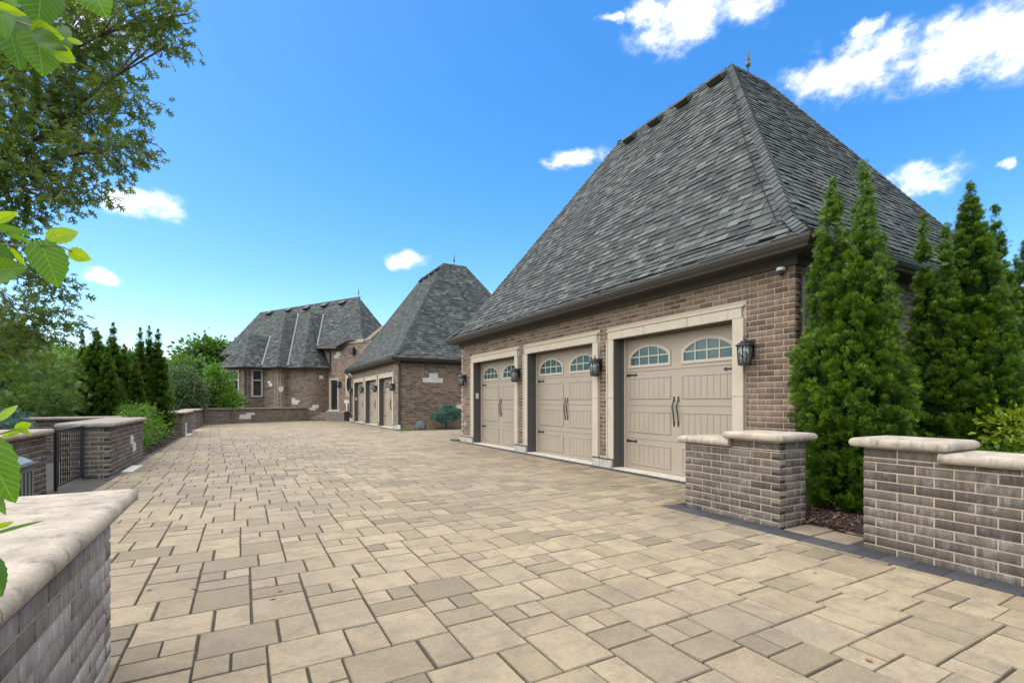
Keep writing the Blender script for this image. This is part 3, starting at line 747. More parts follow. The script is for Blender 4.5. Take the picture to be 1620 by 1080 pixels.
wall_block(w4, -2.72, -2.06, 10.98, 14.25, 0.875, holes={'E': [(1.75, 2.05, 0.43, 0.60), (2.0, 2.32, 0.25, 0.43)]}, nmax=300)
for (a, b, c, d) in [(1.76, 2.04, 0.435, 0.595), (2.01, 2.31, 0.255, 0.425)]: B().box(-2.15, -2.045, 10.98 + a, 10.98 + b, c, d, 0.006).ob('accent_block', 'accent', w4)
coping(w4, -2.72, -2.06, 10.98, 11.6, 0.875, 'coping_far', 0.07, 'SEW'); coping(w4, -2.72, -2.06, 11.605, 12.9, 0.875, 'coping_far', 0.07, 'EW'); coping(w4, -2.72, -2.06, 12.905, 14.25, 0.875, 'coping_far', 0.07, 'NEW')
w5 = gwall('low brick wall standing behind the gate in front of the evergreen row', (-4, 15, 0))
wall_block(w5, -5.0, -2.75, 15.9, 16.35, 0.86, sides='SW', nmax=150)
for k in range(3): coping(w5, -5.0 + k * .75, -5.0 + k * .75 + .745, 15.9, 16.35, 0.86, 'coping_far', 0.07, 'NS' + ('W' if k == 0 else '') + ('E' if k == 2 else ''))
w6 = gwall('brick wall leading up to the hinge side of the iron gate', (-2.7, 7, 0))
wall_block(w6, -3.1, -2.52, 4.5, 9.52, 0.845, sides='NES', nmax=200)
for k in range(4): coping(w6, -3.1, -2.52, 4.5 + k * 1.255, 4.5 + k * 1.255 + 1.25, 0.845, 'coping_far', 0.085, 'EW' + ('S' if k == 0 else '') + ('N' if k == 3 else ''))
w7 = gwall('short brick pier beyond the rounded shrub with a white pipe fixed on it', (-2.2, 23.5, 0))
wall_block(w7, -2.62, -1.98, 21.8, 25.7, 0.86, nmax=120, sides='ES'); coping(w7, -2.62, -1.98, 21.8, 23.7, 0.86, 'coping_far', 0.08, 'SEW'); coping(w7, -2.62, -1.98, 23.705, 25.7, 0.86, 'coping_far', 0.08, 'NEW')
B().tube([(-1.95, 22.75, 0.03), (-1.95, 22.75, 0.42)], 0.04).box(-1.99, -1.9, 22.7, 22.8, 0.42, 0.5).ob('vent_pipe', 'white_plastic', w7)
w8 = gwall('plain brick pier where the long low wall turns towards the garden', (-2.2, 31, 0))
wall_block(w8, -2.62, -2.0, 28.6, 32.4, 0.86, nmax=60, sides='ES'); coping(w8, -2.62, -2.0, 28.6, 32.4, 0.86, 'coping_far', 0.08)

# gate ------------------------------------------------------------------
gt = thing('iron_gate', 'black iron garden gate of narrow upright bars between brick piers', 'gate', (-2.43, 10.3, 0))
B().box(-2.45, -2.41, 9.56, 9.60, 0.0, 0.92, .004).ob('post', 'black', gt); B().box(-2.45, -2.41, 10.92, 10.96, 0.0, 0.92, .004).ob('post', 'black', gt)
B().box(-2.445, -2.415, 9.60, 10.92, 0.885, 0.915, .004).ob('rail', 'black', gt); B().box(-2.445, -2.415, 9.60, 10.92, 0.05, 0.08, .004).ob('rail', 'black', gt)
me = B().box(-0.006, 0.006, -0.006, 0.006, 0.08, 0.885); me = mesh('bar', me.v, me.f, 'black')
for k in range(11): ob('bar', me, gt, Matrix.Translation((-2.43, 9.70 + k * 0.112, 0)))

# utility cabinet --------------------------------------------------------
uc = thing('utility_cabinet', 'grey-green ribbed utility cabinet with sloping dark glossy lid by the gate wall', 'cabinet', (-2.1, 7.0, 0))
b = B().box(-2.44, -2.02, 6.3, 7.25, 0.0, 0.62, 0.015)
b.ob('body', 'cabinet', uc)
for k in range(9): B().box(-2.023, -2.008, 6.36 + k * 0.1, 6.41 + k * 0.1, 0.05, 0.57).ob('rib', 'cabinet', uc)
B().box(-2.47, -1.98, 6.26, 7.29, 0.62, 0.665, 0.008).ob('rim', 'black', uc)
B().prism([(-2.46, 6.3, 0.67), (-2.02, 6.3, 0.67), (-2.1, 6.3, 0.72), (-2.46, 6.3, 0.80)], (0, 0.95, 0)).ob('lid', 'gloss_lid', uc)
B().box(-2.06, -2.0, 6.6, 6.8, 0.66, 0.70, 0.005).ob('latch', 'black', uc)

# ------------------------------------------------------------------ garages
GX0, GX1, GY0, GY1 = 6.48, 15.3, 3.82, 15.16
OPEN = [(14.14, 11.46), (10.78, 8.10), (7.44, 4.76)]; OH = 2.56
EZ, EO = 3.43, 0.42
FL, FZ = 0.5, 0.42                    # bell-cast flare
TOPR, TZ = 4.12, 9.34

def door_parts(gr, ya, near):
    """one carriage-style door; ya = far (left) edge of the opening; built facing -X"""
    xd = GX0 + 0.28; w = 2.68
    door = B().box(xd, xd + 0.05, ya - w, ya, 0.02, OH).ob('garage_door', 'door', gr)
    Yu = lambda u: ya - u
    # sections (horizontal seams): thin proud slabs
    zs = [0.02, 0.60, 1.25, 1.91, OH]
    for i in range(4):
        B().box(xd - 0.012, xd + 0.002, Yu(0.004), Yu(w - 0.004), zs[i] + 0.004, zs[i + 1] - 0.004, 0.003).ob('door_section', 'door', door)
    # beadboard panels
    pw, ph = 1.07, 0.42; b = B(); n = 8
    fr = 0.03
    b.box(-0.016, 0.0, 0, -pw, 0, fr, .007).box(-0.016, 0.0, 0, -pw, ph - fr, ph, .007).box(-0.0155, 0, 0, -fr, fr, ph - fr, .007).box(-0.0155, 0, -pw + fr, -pw, fr, ph - fr, .007)
    for k in range(n):
        a = fr + k * (pw - 2 * fr) / n; c = fr + (k + 1) * (pw - 2 * fr) / n
        b.box(-0.008, 0.0, -(a + 0.0025), -(c - 0.0025), fr, ph - fr, 0.003)
    me = mesh('panel', b.v, b.f, 'door')
    for zz in (0.10, 0.73, 1.38):
        for uu in (0.145, 1.465): ob('panel', me, door, Matrix.Translation((xd - 0.012, Yu(uu), zz)))
    # arched windows
    ww, h0, h1 = 1.07, 0.25, 0.43
    arch = lambda u, e=0.0: h0 + (h1 - h0) * (1 - ((u - ww / 2) / (ww / 2)) ** 2) ** 0.8 if 0 < u < ww else h0
    us = np.linspace(0, ww, 17); fr = 0.05
    outer = [(0.0, 0.0), (ww, 0.0)] + [(u, arch(u)) for u in us[::-1]]
    inn = lambda u: max(fr, arch((u - fr) / (ww - 2 * fr) * ww) - fr * 0.95)
    usi = np.linspace(fr, ww - fr, 17); inner = [(fr, fr), (ww - fr, fr)] + [(u, inn(u)) for u in usi[::-1]]
    for uu in (0.145, 1.465):
        z0 = 1.99; b = B()
        for (x_, e) in ((xd - 0.03, 0), (xd - 0.005, 0)):
            b.v += [(x_, Yu(uu + u), z0 + z) for (u, z) in outer] + [(x_, Yu(uu + u), z0 + z) for (u, z) in inner]
        n = len(outer)
        for i in range(n):
            k = (i + 1) % n
            b.f += [(i, k, n + k, n + i), (n + i, n + k, 3 * n + k, 3 * n + i), (k, i, 2 * n + i, 2 * n + k)]
        b.ob('window_frame', 'door_light', door)
        cw = (ww - 2 * fr) / 4; mb = B(); mid = 0.205
        for k in (1, 2, 3):
            u = fr + cw * k; mb.box(xd - 0.027, xd - 0.008, Yu(uu + u - 0.012), Yu(uu + u + 0.012), z0 + fr - 0.004, z0 + inn(u) + 0.004)
        mb.box(xd - 0.0255, xd - 0.008, Yu(uu + fr), Yu(uu + ww - fr), z0 + mid - 0.012, z0 + mid + 0.012)
        mb.ob('muntin', 'door_light', door)
        for k in range(4):
            u0, u1 = fr + cw * k, fr + cw * (k + 1); xg = xd - 0.0135
            B().add([(xg, Yu(uu + u0), z0 + fr), (xg, Yu(uu + u1), z0 + fr), (xg, Yu(uu + u1), z0 + mid), (xg, Yu(uu + u0), z0 + mid)], [(0, 1, 2, 3)]).ob('pane', 'door_glass', door)
            top = [(xg, Yu(uu + u), z0 + inn(u)) for u in np.linspace(u1, u0, 5)]
            B().add([(xg, Yu(uu + u0), z0 + mid), (xg, Yu(uu + u1), z0 + mid)] + top, [tuple(range(7))]).ob('pane', 'door_glass', door)
    # handles
    for s in (-1, 1):
        yc = Yu(w / 2 + s * 0.05); x_ = xd - 0.012
        pts = [(x_ - 0.012, yc, 0.95), (x_ - 0.03, yc - 0.012, 1.02), (x_ - 0.045, yc - 0.018, 1.12), (x_ - 0.045, yc + 0.012, 1.22), (x_ - 0.03, yc + 0.008, 1.30), (x_ - 0.012, yc, 1.36)]
        hb = B().tube(pts, [0.008, 0.010, 0.013, 0.013, 0.010, 0.008], 8)
        for zz in (0.935, 1.375): hb.box(x_ - 0.014, x_, yc - 0.017, yc + 0.017, zz - 0.045, zz + 0.045, 0.006)
        hb.ob('handle', 'black', door)
    # strap hinges
    for zz in (0.55, 1.85):
        for (a, d) in ((0.015, 1), (w - 0.015, -1)):
            L = 0.36; u = lambda q: Yu(a + d * q); x_ = xd - 0.012
            prof = [(0, -0.034), (0.25, -0.014), (0.285, -0.014), (0.295, -0.03), (0.315, -0.03), (0.36, 0), (0.315, 0.03), (0.295, 0.03), (0.285, 0.014), (0.25, 0.014), (0, 0.034)]
            poly = [(x_ - 0.0005, u(q), zz + e) for q, e in prof]
            B().prism(poly, (-0.007, 0, 0)).ob('strap_hinge', 'black', door)
    # opening returns
    d = 0.005
    B().box(GX0 - 0.01, xd + 0.1, ya, ya + 0.03, 0, OH + 0.03).box(GX0 + 0.2, xd - 0.014, ya - 0.045, ya, 0.02, OH).ob('jamb', 'jamb', gr)
    B().box(GX0 - 0.01, xd + 0.1, ya - w - 0.03, ya - w, 0, OH + 0.03).ob('jamb', 'jamb', gr)
    B().box(GX0 - 0.01, xd + 0.1, ya - w, ya, OH, OH + 0.03).ob('head_panel', 'jamb', gr)
    B().box(GX0 + 0.22, xd - 0.015, ya - 0.075, ya - 0.047, 0.02, OH).ob('door_stop', 'door_light', gr)
    B().box(6.44, xd + 0.3, ya - w, ya, -0.03, 0.018, 0.004).ob('threshold', 'concrete', gr)
    # stone surround
    sx0, sx1 = GX0 - 0.035, GX0 + 0.02; sw = 0.165
    for yy, dd in ((ya, 1), (ya - w, -1)):
        for (z0, z1) in ((0.18, 1.40), (1.403, OH + 0.005)):
            B().box(sx0, sx1, yy + dd * 0.002, yy + dd * sw, z0, z1, 0.006).ob('surround_stone', 'trim', gr)
            B().box(GX0 - 0.05, GX0 + 0.018, yy + dd * sw, yy + dd * (sw + 0.035), z0, z1, 0.006).ob('surround_moulding', 'trim', gr)
    Lw = (w + 2 * sw) / 3; y_ = ya + sw
    for k in range(3): B().box(sx0 - 0.002, sx1, y_ - k * Lw - 0.0015, y_ - (k + 1) * Lw + 0.0015, OH + 0.007, OH + 0.165, 0.006).ob('lintel_stone', 'trim', gr)
    B().box(GX0 - 0.052, sx1, y_ + 0.035, y_ - 3 * Lw - 0.035, OH + 0.166, OH + 0.205, 0.006).ob('lintel_moulding', 'trim', gr)

def lantern(loc, label, face=(-1, 0), s=1.0):
    t = thing('wall_lantern', label, 'lantern', loc, 'black wall lanterns')
    x, y, z = loc; fx, fy = face; cx_, cy_ = x + fx * 0.145 * s, y + fy * 0.145 * s
    px, py = -fy, fx
    # backplate
    b = B(); a = 0.055 * s; 
    def obox(b, d0, d1, s0, s1, z0, z1):
        P = [(x + fx * d + px * q, y + fy * d + py * q) for d, q in ((d0, s0), (d1, s0), (d1, s1), (d0, s1))]
        b.prism([(p[0], p[1], z0) for p in P], (0, 0, z1 - z0))
    obox(b, 0, 0.02 * s, -a, a, z - 0.06 * s, z + 0.2 * s); b.ob('backplate', 'black', t)
    b = B(); obox(b, 0.015 * s, 0.15 * s, -0.018 * s, 0.018 * s, z + 0.14 * s, z + 0.175 * s); b.ob('arm', 'black', t)
    c = (cx_, cy_, z)
    B().lathe(c, [(0.13 * s, 0.105 * s), (0.125 * s, 0.12 * s), (0.07 * s, 0.15 * s), (0.05 * s, 0.175 * s), (0.02 * s, 0.19 * s), (0.012 * s, 0.2 * s)], 12).ob('cap', 'black', t)
    ring = [(cx_ + px * 0.022 * s * math.cos(q), cy_ + py * 0.022 * s * math.cos(q), z + 0.222 * s + 0.022 * s * math.sin(q)) for q in np.linspace(0, 2 * math.pi, 13)]
    B().tube(ring, 0.006 * s, 6, False).ob('ring', 'black', t)
    B().lathe(c, [(0.077 * s, -0.15 * s), (0.088 * s, -0.02 * s), (0.097 * s, 0.105 * s)], 12).ob('glass_shade', 'lamp_glass', t, True)
    B().lathe(c, [(0.04 * s, -0.185 * s), (0.088 * s, -0.178 * s), (0.09 * s, -0.15 * s), (0.084 * s, -0.148 * s)], 12).ob('base', 'black', t)
    for k in range(6):
        q = k * math.pi / 3 + 0.3; d = (math.cos(q), math.sin(q))
        B().tube([(cx_ + d[0] * 0.084 * s, cy_ + d[1] * 0.084 * s, z - 0.155 * s), (cx_ + d[0] * 0.103 * s, cy_ + d[1] * 0.103 * s, z + 0.108 * s)], 0.0085 * s, 5).ob('bar', 'black', t)
    for k in range(6):
        q0 = (k + 0.5) * math.pi / 3 + 0.3; pts = []
        for i in range(6):
            q = q0 + 0.16 * math.sin(i * 2.2 + k); rr = (0.081 + 0.018 * i / 5 + 0.003) * s; pts.append((cx_ + rr * math.cos(q), cy_ + rr * math.sin(q), z + (-0.15 + 0.25 * i / 5) * s))
        B().tube(pts, 0.0035 * s, 4, False).ob('scroll_wire', 'black', t)
    return t

def finial(root, loc, s=1.0):
    B().lathe(loc, [(0.012, 0), (0.012, 0.22 * s), (0.05 * s, 0.25 * s), (0.062 * s, 0.30 * s), (0.045 * s, 0.345 * s), (0.02 * s, 0.36 * s), (0.038 * s, 0.40 * s), (0.03 * s, 0.46 * s), (0.012 * s, 0.62 * s), (0.003, 0.78 * s)], 10).ob('finial', 'copper', root, True)

def downspout(root, pts, r=0.04):
    b = B(); 
    b.tube(pts, r, 8); return b.ob('downspout', 'gutter', root)

def make_garage(dy, near, label):
    global GY0, GY1
    T = Vector((0, dy, 0)); gr = thing('garage', label, 'garage', (GX0, GY0 + dy, 0))
    n0 = len(bpy.data.objects)
    y0, y1 = GY0 + dy, GY1 + dy
    # wall core built round the openings (walls of real thickness)
    core = B(); zt = 3.24; i = 0.003; th = 0.3; x0, x1 = GX0, GX1
    xs = sorted([(b + dy, a + dy) for a, b in OPEN]); prev = y0
    for (a, b) in xs: core.box(x0 + i, x0 + th, prev + (i if prev == y0 else 0), a - 0.03, -0.02, zt); prev = b + 0.03
    core.box(x0 + i, x0 + th, prev, y1 - i, -0.02, zt)
    for (a, b) in xs: core.box(x0 + i, x0 + th, a - 0.03, b + 0.03, OH + 0.03, zt)
    core.box(x0 + th, x1, y0 + i, y0 + th, -0.02, zt); core.box(x0 + th, x1, y1 - th, y1, -0.02, zt); core.box(x1 - th, x1, y0 + th, y1 - th, -0.02, zt)
    core.ob('mortar_wall', 'mortar', gr)
    holes = []; L = y1 - y0; sw = 0.205
    for (a, b) in xs: holes.append((y1 - b - sw, y1 - a + sw, -1, OH + 0.207))
    # plinth stones between the doors
    pl = [(y0, xs[0][0] - 0.031)] + [(xs[k][1] + 0.031, xs[k + 1][0] - 0.031) for k in range(2)] + [(xs[2][1] + 0.031, y1)]
    for (a, b) in pl:
        if b - a > 0.1:
            B().box(x0 - 0.055, x0 + 0.05, a - (0.05 if a == y0 else 0), b + (0.05 if b == y1 else 0), -0.02, 0.165, 0.008).ob('plinth_stone', 'plinth', gr)
            B().box(x0 - 0.062, x0 + 0.05, a - (0.055 if a == y0 else 0), b + (0.055 if b == y1 else 0), 0.166, 0.178).ob('flashing', 'black', gr)
            holes.append((y1 - b, y1 - a, -1, 0.18))
    bm = 'brick' if near else 'brick_far'
    out = brick_face((x0, y1, 0), (0, -1, 0), (-1, 0, 0), L, -0.02, 3.24, holes, (1, 1))
    gh = []
    if near: gh = [(1.0, 2.3, 0.9, 2.42)]
    else: gh = [(1.55, 2.0, 2.50, 2.72), (1.22, 2.25, 2.28, 2.50), (3.0, 3.75, 0.98, 1.14), (3.5, 4.1, 0.76, 0.98)]
    out2 = brick_face((x0, y0, 0), (1, 0, 0), (0, -1, 0), x1 - x0 if near else 6.0, -0.02, 3.24, gh, (-1, 0))
    if near: pieces('brick', out + out2, gr, bm)
    else:
        pieces('brick', out, gr, bm, nmax=0); pieces('gable_brick', out2, gr, 'brick_ochre', nmax=0)
        for (a, b, c, d) in gh: B().box(x0 + a, x0 + b, y0 - 0.012, y0 + 0.05, c, d, 0.005).ob('accent_block', 'accent', gr)
    if near:
        a, b, c, d = gh[0]; X = x0
        win = B().box(X + a, X + b, y0 - 0.03, y0 + 0.05, d - 0.16, d, 0.006).box(X + a, X + b, y0 - 0.04, y0 + 0.05, c, c + 0.09, 0.006).box(X + a, X + a + .12, y0 - 0.028, y0 + 0.05, c + .09, d - .16, 0.006).box(X + b - .12, X + b, y0 - 0.028, y0 + 0.05, c + .09, d - .16, 0.006).ob('window', 'trim', gr)
        B().box(X + a + .12, X + b - .12, y0 - 0.004, y0 + 0.02, c + .09, d - .16).ob('pane', 'dark_glass', win)
        B().box(X + (a + b) / 2 - .02, X + (a + b) / 2 + .02, y0 - 0.012, y0 - 0.005, c + .09, d - .16).ob('muntin', 'black', win)
    # doors: build one, copy its parts
    before = set(o.name for o in gr.children)
    door_parts(gr, OPEN[0][0] + dy, near)
    first = [o for o in gr.children if o.name not in before]
    for k in (1, 2):
        for o in first: copy_tree(o, (0, OPEN[k][0] - OPEN[0][0], 0), gr)
    # eaves
    rect = (x0, x1, y0, y1)
    ring_profile(rect, [(-0.05, 3.16), (0.05, 3.16), (0.06, 3.185), (0.06, 3.235), (0.09, 3.26), (0.30, 3.27), (0.30, 3.31), (-0.05, 3.31)]).ob('frieze', 'frieze', gr)
    ring_profile(rect, [(0.302, 3.27), (0.355, 3.27), (0.37, 3.30), (0.40, 3.325), (0.43, 3.375), (0.435, 3.415), (0.415, 3.418), (0.41, 3.385), (0.31, 3.37), (0.302, 3.40)]).ob('gutter', 'gutter', gr)
    # roof
    e = EO - 0.03; X0, X1, Y0, Y1 = x0 - e, x1 + e, y0 - e, y1 + e
    def ringpts(r, z): return [Vector((X0 + r, Y0 + r, z)), Vector((X1 - r, Y0 + r, z)), Vector((X1 - r, Y1 - r, z)), Vector((X0 + r, Y1 - r, z))]
    r0, r1, r2 = ringpts(0, EZ - 0.01), ringpts(FL, EZ + FZ), ringpts(TOPR - 0.02, TZ)
    rm = ringpts(0.22, EZ + 0.13)
    fac = []
    for k in (0, 3) if near else (0, 3):
        q = (k + 1) % 4
        fac += [(r0[k], r0[q], rm[q], rm[k]), (rm[k], rm[q], r1[q], r1[k]), (r1[k], r1[q], r2[q], r2[k])]
    roof_cover(gr, fac, nmax=300 if near else 0, expo=0.145, w=(0.14, 0.3), th=(0.013, 0.03))
    back = B()
    for k in (1, 2):
        q = (k + 1) % 4
        for a, b in ((r0, rm), (rm, r1), (r1, r2)): back.add([tuple(a[k]), tuple(a[q]), tuple(b[q]), tuple(b[k])], [(0, 1, 2, 3)])
    back.add([tuple(p + Vector((0, 0, 0.02))) for p in r2], [(0, 1, 2, 3)])
    back.ob('rear_roof_slope', 'shingle', gr)
    def nrm(a, b, c): 
        n = (b - a).cross(c - a).normalized(); return n if n.z > 0 else -n
    nS = [nrm(r1[k], r1[(k + 1) % 4], r2[k]) for k in range(4)]
    nF = [nrm(r0[k], r0[(k + 1) % 4], r1[k]) for k in range(4)]
    for k, (a, b) in enumerate(((3, 0), (0, 1), (1, 2), (2, 3))):
        hip_caps(gr, r1[k], r2[k], nS[a], nS[b], joined=not (near and k in (0, 3)))
        hip_caps(gr, r0[k] + (r1[k] - r0[k]) * 0.03, r1[k], nF[a], nF[b], joined=not (near and k in (0, 3)))
    for k in range(4):
        A, C = r2[k], r2[(k + 1) % 4]; hip_caps(gr, A, C, nS[k], Vector((0, 0, 1)), 0.12, 0.2, joined=True)
    # lightning cable just off the front hip
    if near:
        off = Vector((-0.0, 0.30, 0.0)); pts = []
        for t in np.linspace(0, 1, 16): pts.append(r1[0] + (r2[0] - r1[0]) * t + Vector((0.0, 0.20 + 0.06 * math.sin(t * 5), 0)) + nS[3] * 0.055)
        pts = [r0[0] + Vector((0.05, 0.28, 0.06)), r0[0] + Vector((0.3, 0.42, 0.28))] + pts
        B().tube(pts, 0.008, 6).ob('lightning_cable', 'cable', gr)
    # vents near the ridge on the front slope
    nf = nS[3]; along = Vector((0, 1, 0)); upv = along.cross(nf); upv = upv if upv.z > 0 else -upv
    for k in range(4):
        yv = y0 + 3.9 + k * 0.98; base = Vector((0, 0, 0)); t = 0.95 - 0.012
        c = r1[3] + (r2[3] - r1[3]) * t; c = Vector((c.x, yv, c.z)) + nf * 0.04
        L, Wd, hh = 0.19, 0.13, 0.13
        P = [c - along * L - upv * Wd, c + along * L - upv * Wd, c + along * L + upv * Wd, c - along * L + upv * Wd]
        b = B(); b.add([tuple(p) for p in P] + [tuple(P[0] + nf * hh), tuple(P[1] + nf * hh), tuple(P[2] + nf * 0.03), tuple(P[3] + nf * 0.03)], [(3, 2, 1, 0), (4, 5, 6, 7), (0, 1, 5, 4), (1, 2, 6, 5), (2, 3, 7, 6), (3, 0, 4, 7)])
        b.ob('roof_vent', 'frieze', gr)
    mx = (r2[0].x + r2[1].x) / 2
    finial(gr, (mx, r2[0].y + 0.06, TZ), 1.0); finial(gr, (mx, r2[3].y - 0.06, TZ), 1.0)
    # downspouts
    if near: downspout(gr, [(x0 + 0.12, y0 - 0.36, 3.29), (x0 + 0.12, y0 - 0.30, 3.22), (x0 + 0.12, y0 - 0.1, 3.10), (x0 + 0.12, y0 - 0.055, 3.0), (x0 + 0.12, y0 - 0.055, 0.1)], 0.045)
    else:
        downspout(gr, [(x0 - 0.02, y0 - 0.36, 3.3), (x0 - 0.02, y0 - 0.30, 3.22), (x0 + 0.02, y0 - 0.1, 3.08), (x0 + 0.03, y0 - 0.07, 2.98), (x0 + 0.03, y0 - 0.07, 0.22)], 0.06)
        B().tube([(x0 + 0.03, y0 - 0.07, 0.0), (x0 + 0.03, y0 - 0.07, 0.22)], 0.07, 10).ob('drain_boot', 'white_plastic', gr)
        downspout(gr, [(x0 - 0.33, y1 + 0.2, 3.28), (x0 - 0.2, y1 + 0.18, 3.15), (x0 - 0.07, y1 + 0.02, 3.02), (x0 - 0.07, y1 - 0.06, 2.92), (x0 - 0.07, y1 - 0.06, 0.22)], 0.05)
        B().tube([(x0 - 0.07, y1 - 0.06, 0.0), (x0 - 0.07, y1 - 0.06, 0.22)], 0.06, 10).ob('drain_boot', 'white_plastic', gr)
    # small fittings
    B().box(x0 + 0.06, x0 + 0.16, OPEN[0][0] + dy - 0.03, OPEN[0][0] + dy - 0.001, 1.42, 1.60, 0.008).ob('keypad', 'cream_plastic', gr)
    ys = y1 - 0.36
    B().box(x0 - 0.03, x0, ys - 0.06, ys + 0.06, 0.50, 0.63, 0.006).tube([(x0 - 0.03, ys, 0.58), (x0 - 0.1, ys, 0.58), (x0 - 0.12, ys, 0.53)], 0.018, 8).ob('hose_bib', 'plinth', gr)
    if near:
        B().lathe((x0 - 0.06, y0 + 0.16, 3.085), [(0.05, 0.075), (0.06, 0.06), (0.06, 0.035), (0.045, 0.03)], 14).ob('camera_mount', 'white_plastic', gr, True)
        B().lathe((x0 - 0.06, y0 + 0.16, 3.05), [(0.012, 0), (0.035, 0.01), (0.045, 0.034)], 14).ob('camera_dome', 'black', gr, True)
    return gr

g1 = make_garage(0.0, True, 'three-door brown brick garage with tall evergreens along its gable')
DY = 18.98
g2 = make_garage(DY, False, 'three-door garage with pale blocks set in its gable, next to the house')
for (y, l) in ((14.80, 'black wall lantern at the keypad-door corner of the garage with evergreens'), (11.22, 'black wall lantern between keypad door and middle door, garage with evergreens'), (7.86, 'black wall lantern between middle door and evergreen-side door of the garage'), (4.46, 'black wall lantern on the brick garage end beside the evergreens')):
    lantern((GX0 - 0.008, y, 2.03), l)
for (y, l) in ((14.80, 'black lantern on the garage beside the house, at its downspout corner'), (11.28, 'black lantern on the garage beside the house, first pier from the house'), (7.92, 'black lantern on the garage beside the house, second pier from the house'), (4.46, 'black lantern on the garage beside the house, by its block-set gable')):
    lantern((GX0 - 0.008, y + DY, 2.03), l)

# ------------------------------------------------------------------ the house at the far end
TH = R(30); PV = Vector((math.cos(TH), math.sin(TH), 0)); QV = Vector((-math.sin(TH), math.cos(TH), 0)); D0 = Vector((5.84, 36.8, 0))
def hp(d, q, z): return D0 + PV * d + QV * q + Vector((0, 0, z))
EYE = Vector((0, 0, H))
def ray_plane(x, y, p, n):
    d = pdir(x, y); return EYE + d * ((p - EYE).dot(n) / d.dot(n))
house = thing('house', 'long brick house with rounded bays and a tall grey shingled roof', 'house', D0)
RD, RZ, HE = 2.6, 9.42, 5.3
ridgeR, ridgeL = hp(RD, 0.5, RZ), hp(RD, 13.4, RZ)
nMain = (ridgeL - ridgeR).cross(hp(-0.45, 0.5, HE) - ridgeR).normalized(); nMain = nMain if nMain.z > 0 else -nMain
mp = lambda x, y: ray_plane(x, y, ridgeR, nMain)
nR = (-QV * 1.35 + Vector((0, 0, 1.0))).normalized()
nR = Vector((-QV.x * 1.35, -QV.y * 1.35, 1)).normalized()
rp = lambda x, y: ray_plane(x, y, ridgeR, nR)
apex = mp(563, 492); C1 = mp(548, 540); C2 = ray_plane(574, 537, hp(0, 0, 0), PV)
mainF = [mp(347, 562), mp(420, 556), mp(502, 549), mp(533, 548), C1, apex, ridgeR, ridgeL]
Kp = mp(501.7, 549)
ZE = 3.79
E_ = [pt(x, HY - (ZE - H) * F / Z, Z) for x, Z in ((345, 34.3), (385, 33.3), (414, 34.2), (438, 33.5), (455, 34.3), (479, 33.7), (521.7, 35.15))]
def on_col(Vp, x):             # move along -P from Vp until the point falls in pixel column x
    lo, hi = 0.0, 14.0
    for _ in range(50):
        m_ = (lo + hi) / 2; xx = proj(np.array(Vp - PV * m_))[0]
        if xx > x: lo = m_
        else: hi = m_
    return Vp - PV * lo
V2 = mp(472, 497.8); T2 = on_col(V2, 452); V3 = mp(511.7, 499); T3 = on_col(V3, 492)
n2 = (E_[3] - T2).cross(QV).normalized()
V1 = ray_plane(427.8, 533.3, T2, n2); T1 = on_col(V1, 394.5); U2 = ray_plane(404, 537, T2, n2)
K4 = ray_plane(603, 515, ridgeR, nR); C2r = rp(574, 537); low = rp(640, 560)
def fan(*p): return [(p[0], p[i], p[i + 1]) for i in range(1, len(p) - 1)]
facets = [tuple(mainF[i] for i in (0, 3, 6, 7)), (mainF[3], C1, apex, ridgeR)]
facets += [(apex, C1, C2)]
facets += fan(ridgeR, apex, C2, low, K4)
facets += fan(T1, E_[0], E_[1]) + fan(T1, E_[1], E_[2], V1)
facets += fan(T2, U2, V1, E_[2], E_[3]) + fan(T2, E_[3], E_[4], V2)
facets += fan(T3, V2, E_[4], E_[5]) + fan(T3, E_[5], E_[6], Kp, V3)
roof_cover(house, facets, nmax=0, expo=0.16, w=(0.16, 0.32), th=(0.014, 0.035))
def nn(a, b, c):
    n = (b - a).cross(c - a).normalized(); return n if n.z > 0 else -n
hip_caps(house, E_[1], T1, nn(T1, E_[0], E_[1]), nn(T1, E_[1], E_[2]), 0.2, 0.2, True); hip_caps(house, E_[3], T2, n2 if n2.z > 0 else -n2, nn(T2, E_[3], E_[4]), 0.2, 0.2, True)
hip_caps(house, E_[5], T3, nn(T3, E_[4], E_[5]), nn(T3, E_[5], E_[6]), 0.2, 0.2, True)
hip_caps(house, C1, ridgeR, nMain, nn(apex, C1, C2), 0.2, 0.2, True); hip_caps(house, C2, apex, nR, nn(apex, C1, C2), 0.2, 0.2, True)
hip_caps(house, ridgeL, ridgeR, nMain, Vector((0, 0, 1)), 0.14, 0.25, True); hip_caps(house, T1, V1, nn(T1, E_[1], E_[2]), nn(T1, E_[0], E_[1]), 0.14, 0.2, True); hip_caps(house, T2, V2, nn(T2, E_[3], E_[4]), nMain, 0.14, 0.2, True); hip_caps(house, T3, V3, nn(T3, E_[5], E_[6]), nMain, 0.14, 0.2, True)
for a, b in ((E_[2], V1), (E_[4], V2), (Kp, V3)):
    B().tube([a + Vector((0, 0, 0.06)), b + Vector((0, 0, 0.06))], 0.075, 6).ob('valley_flashing', 'lead', house)
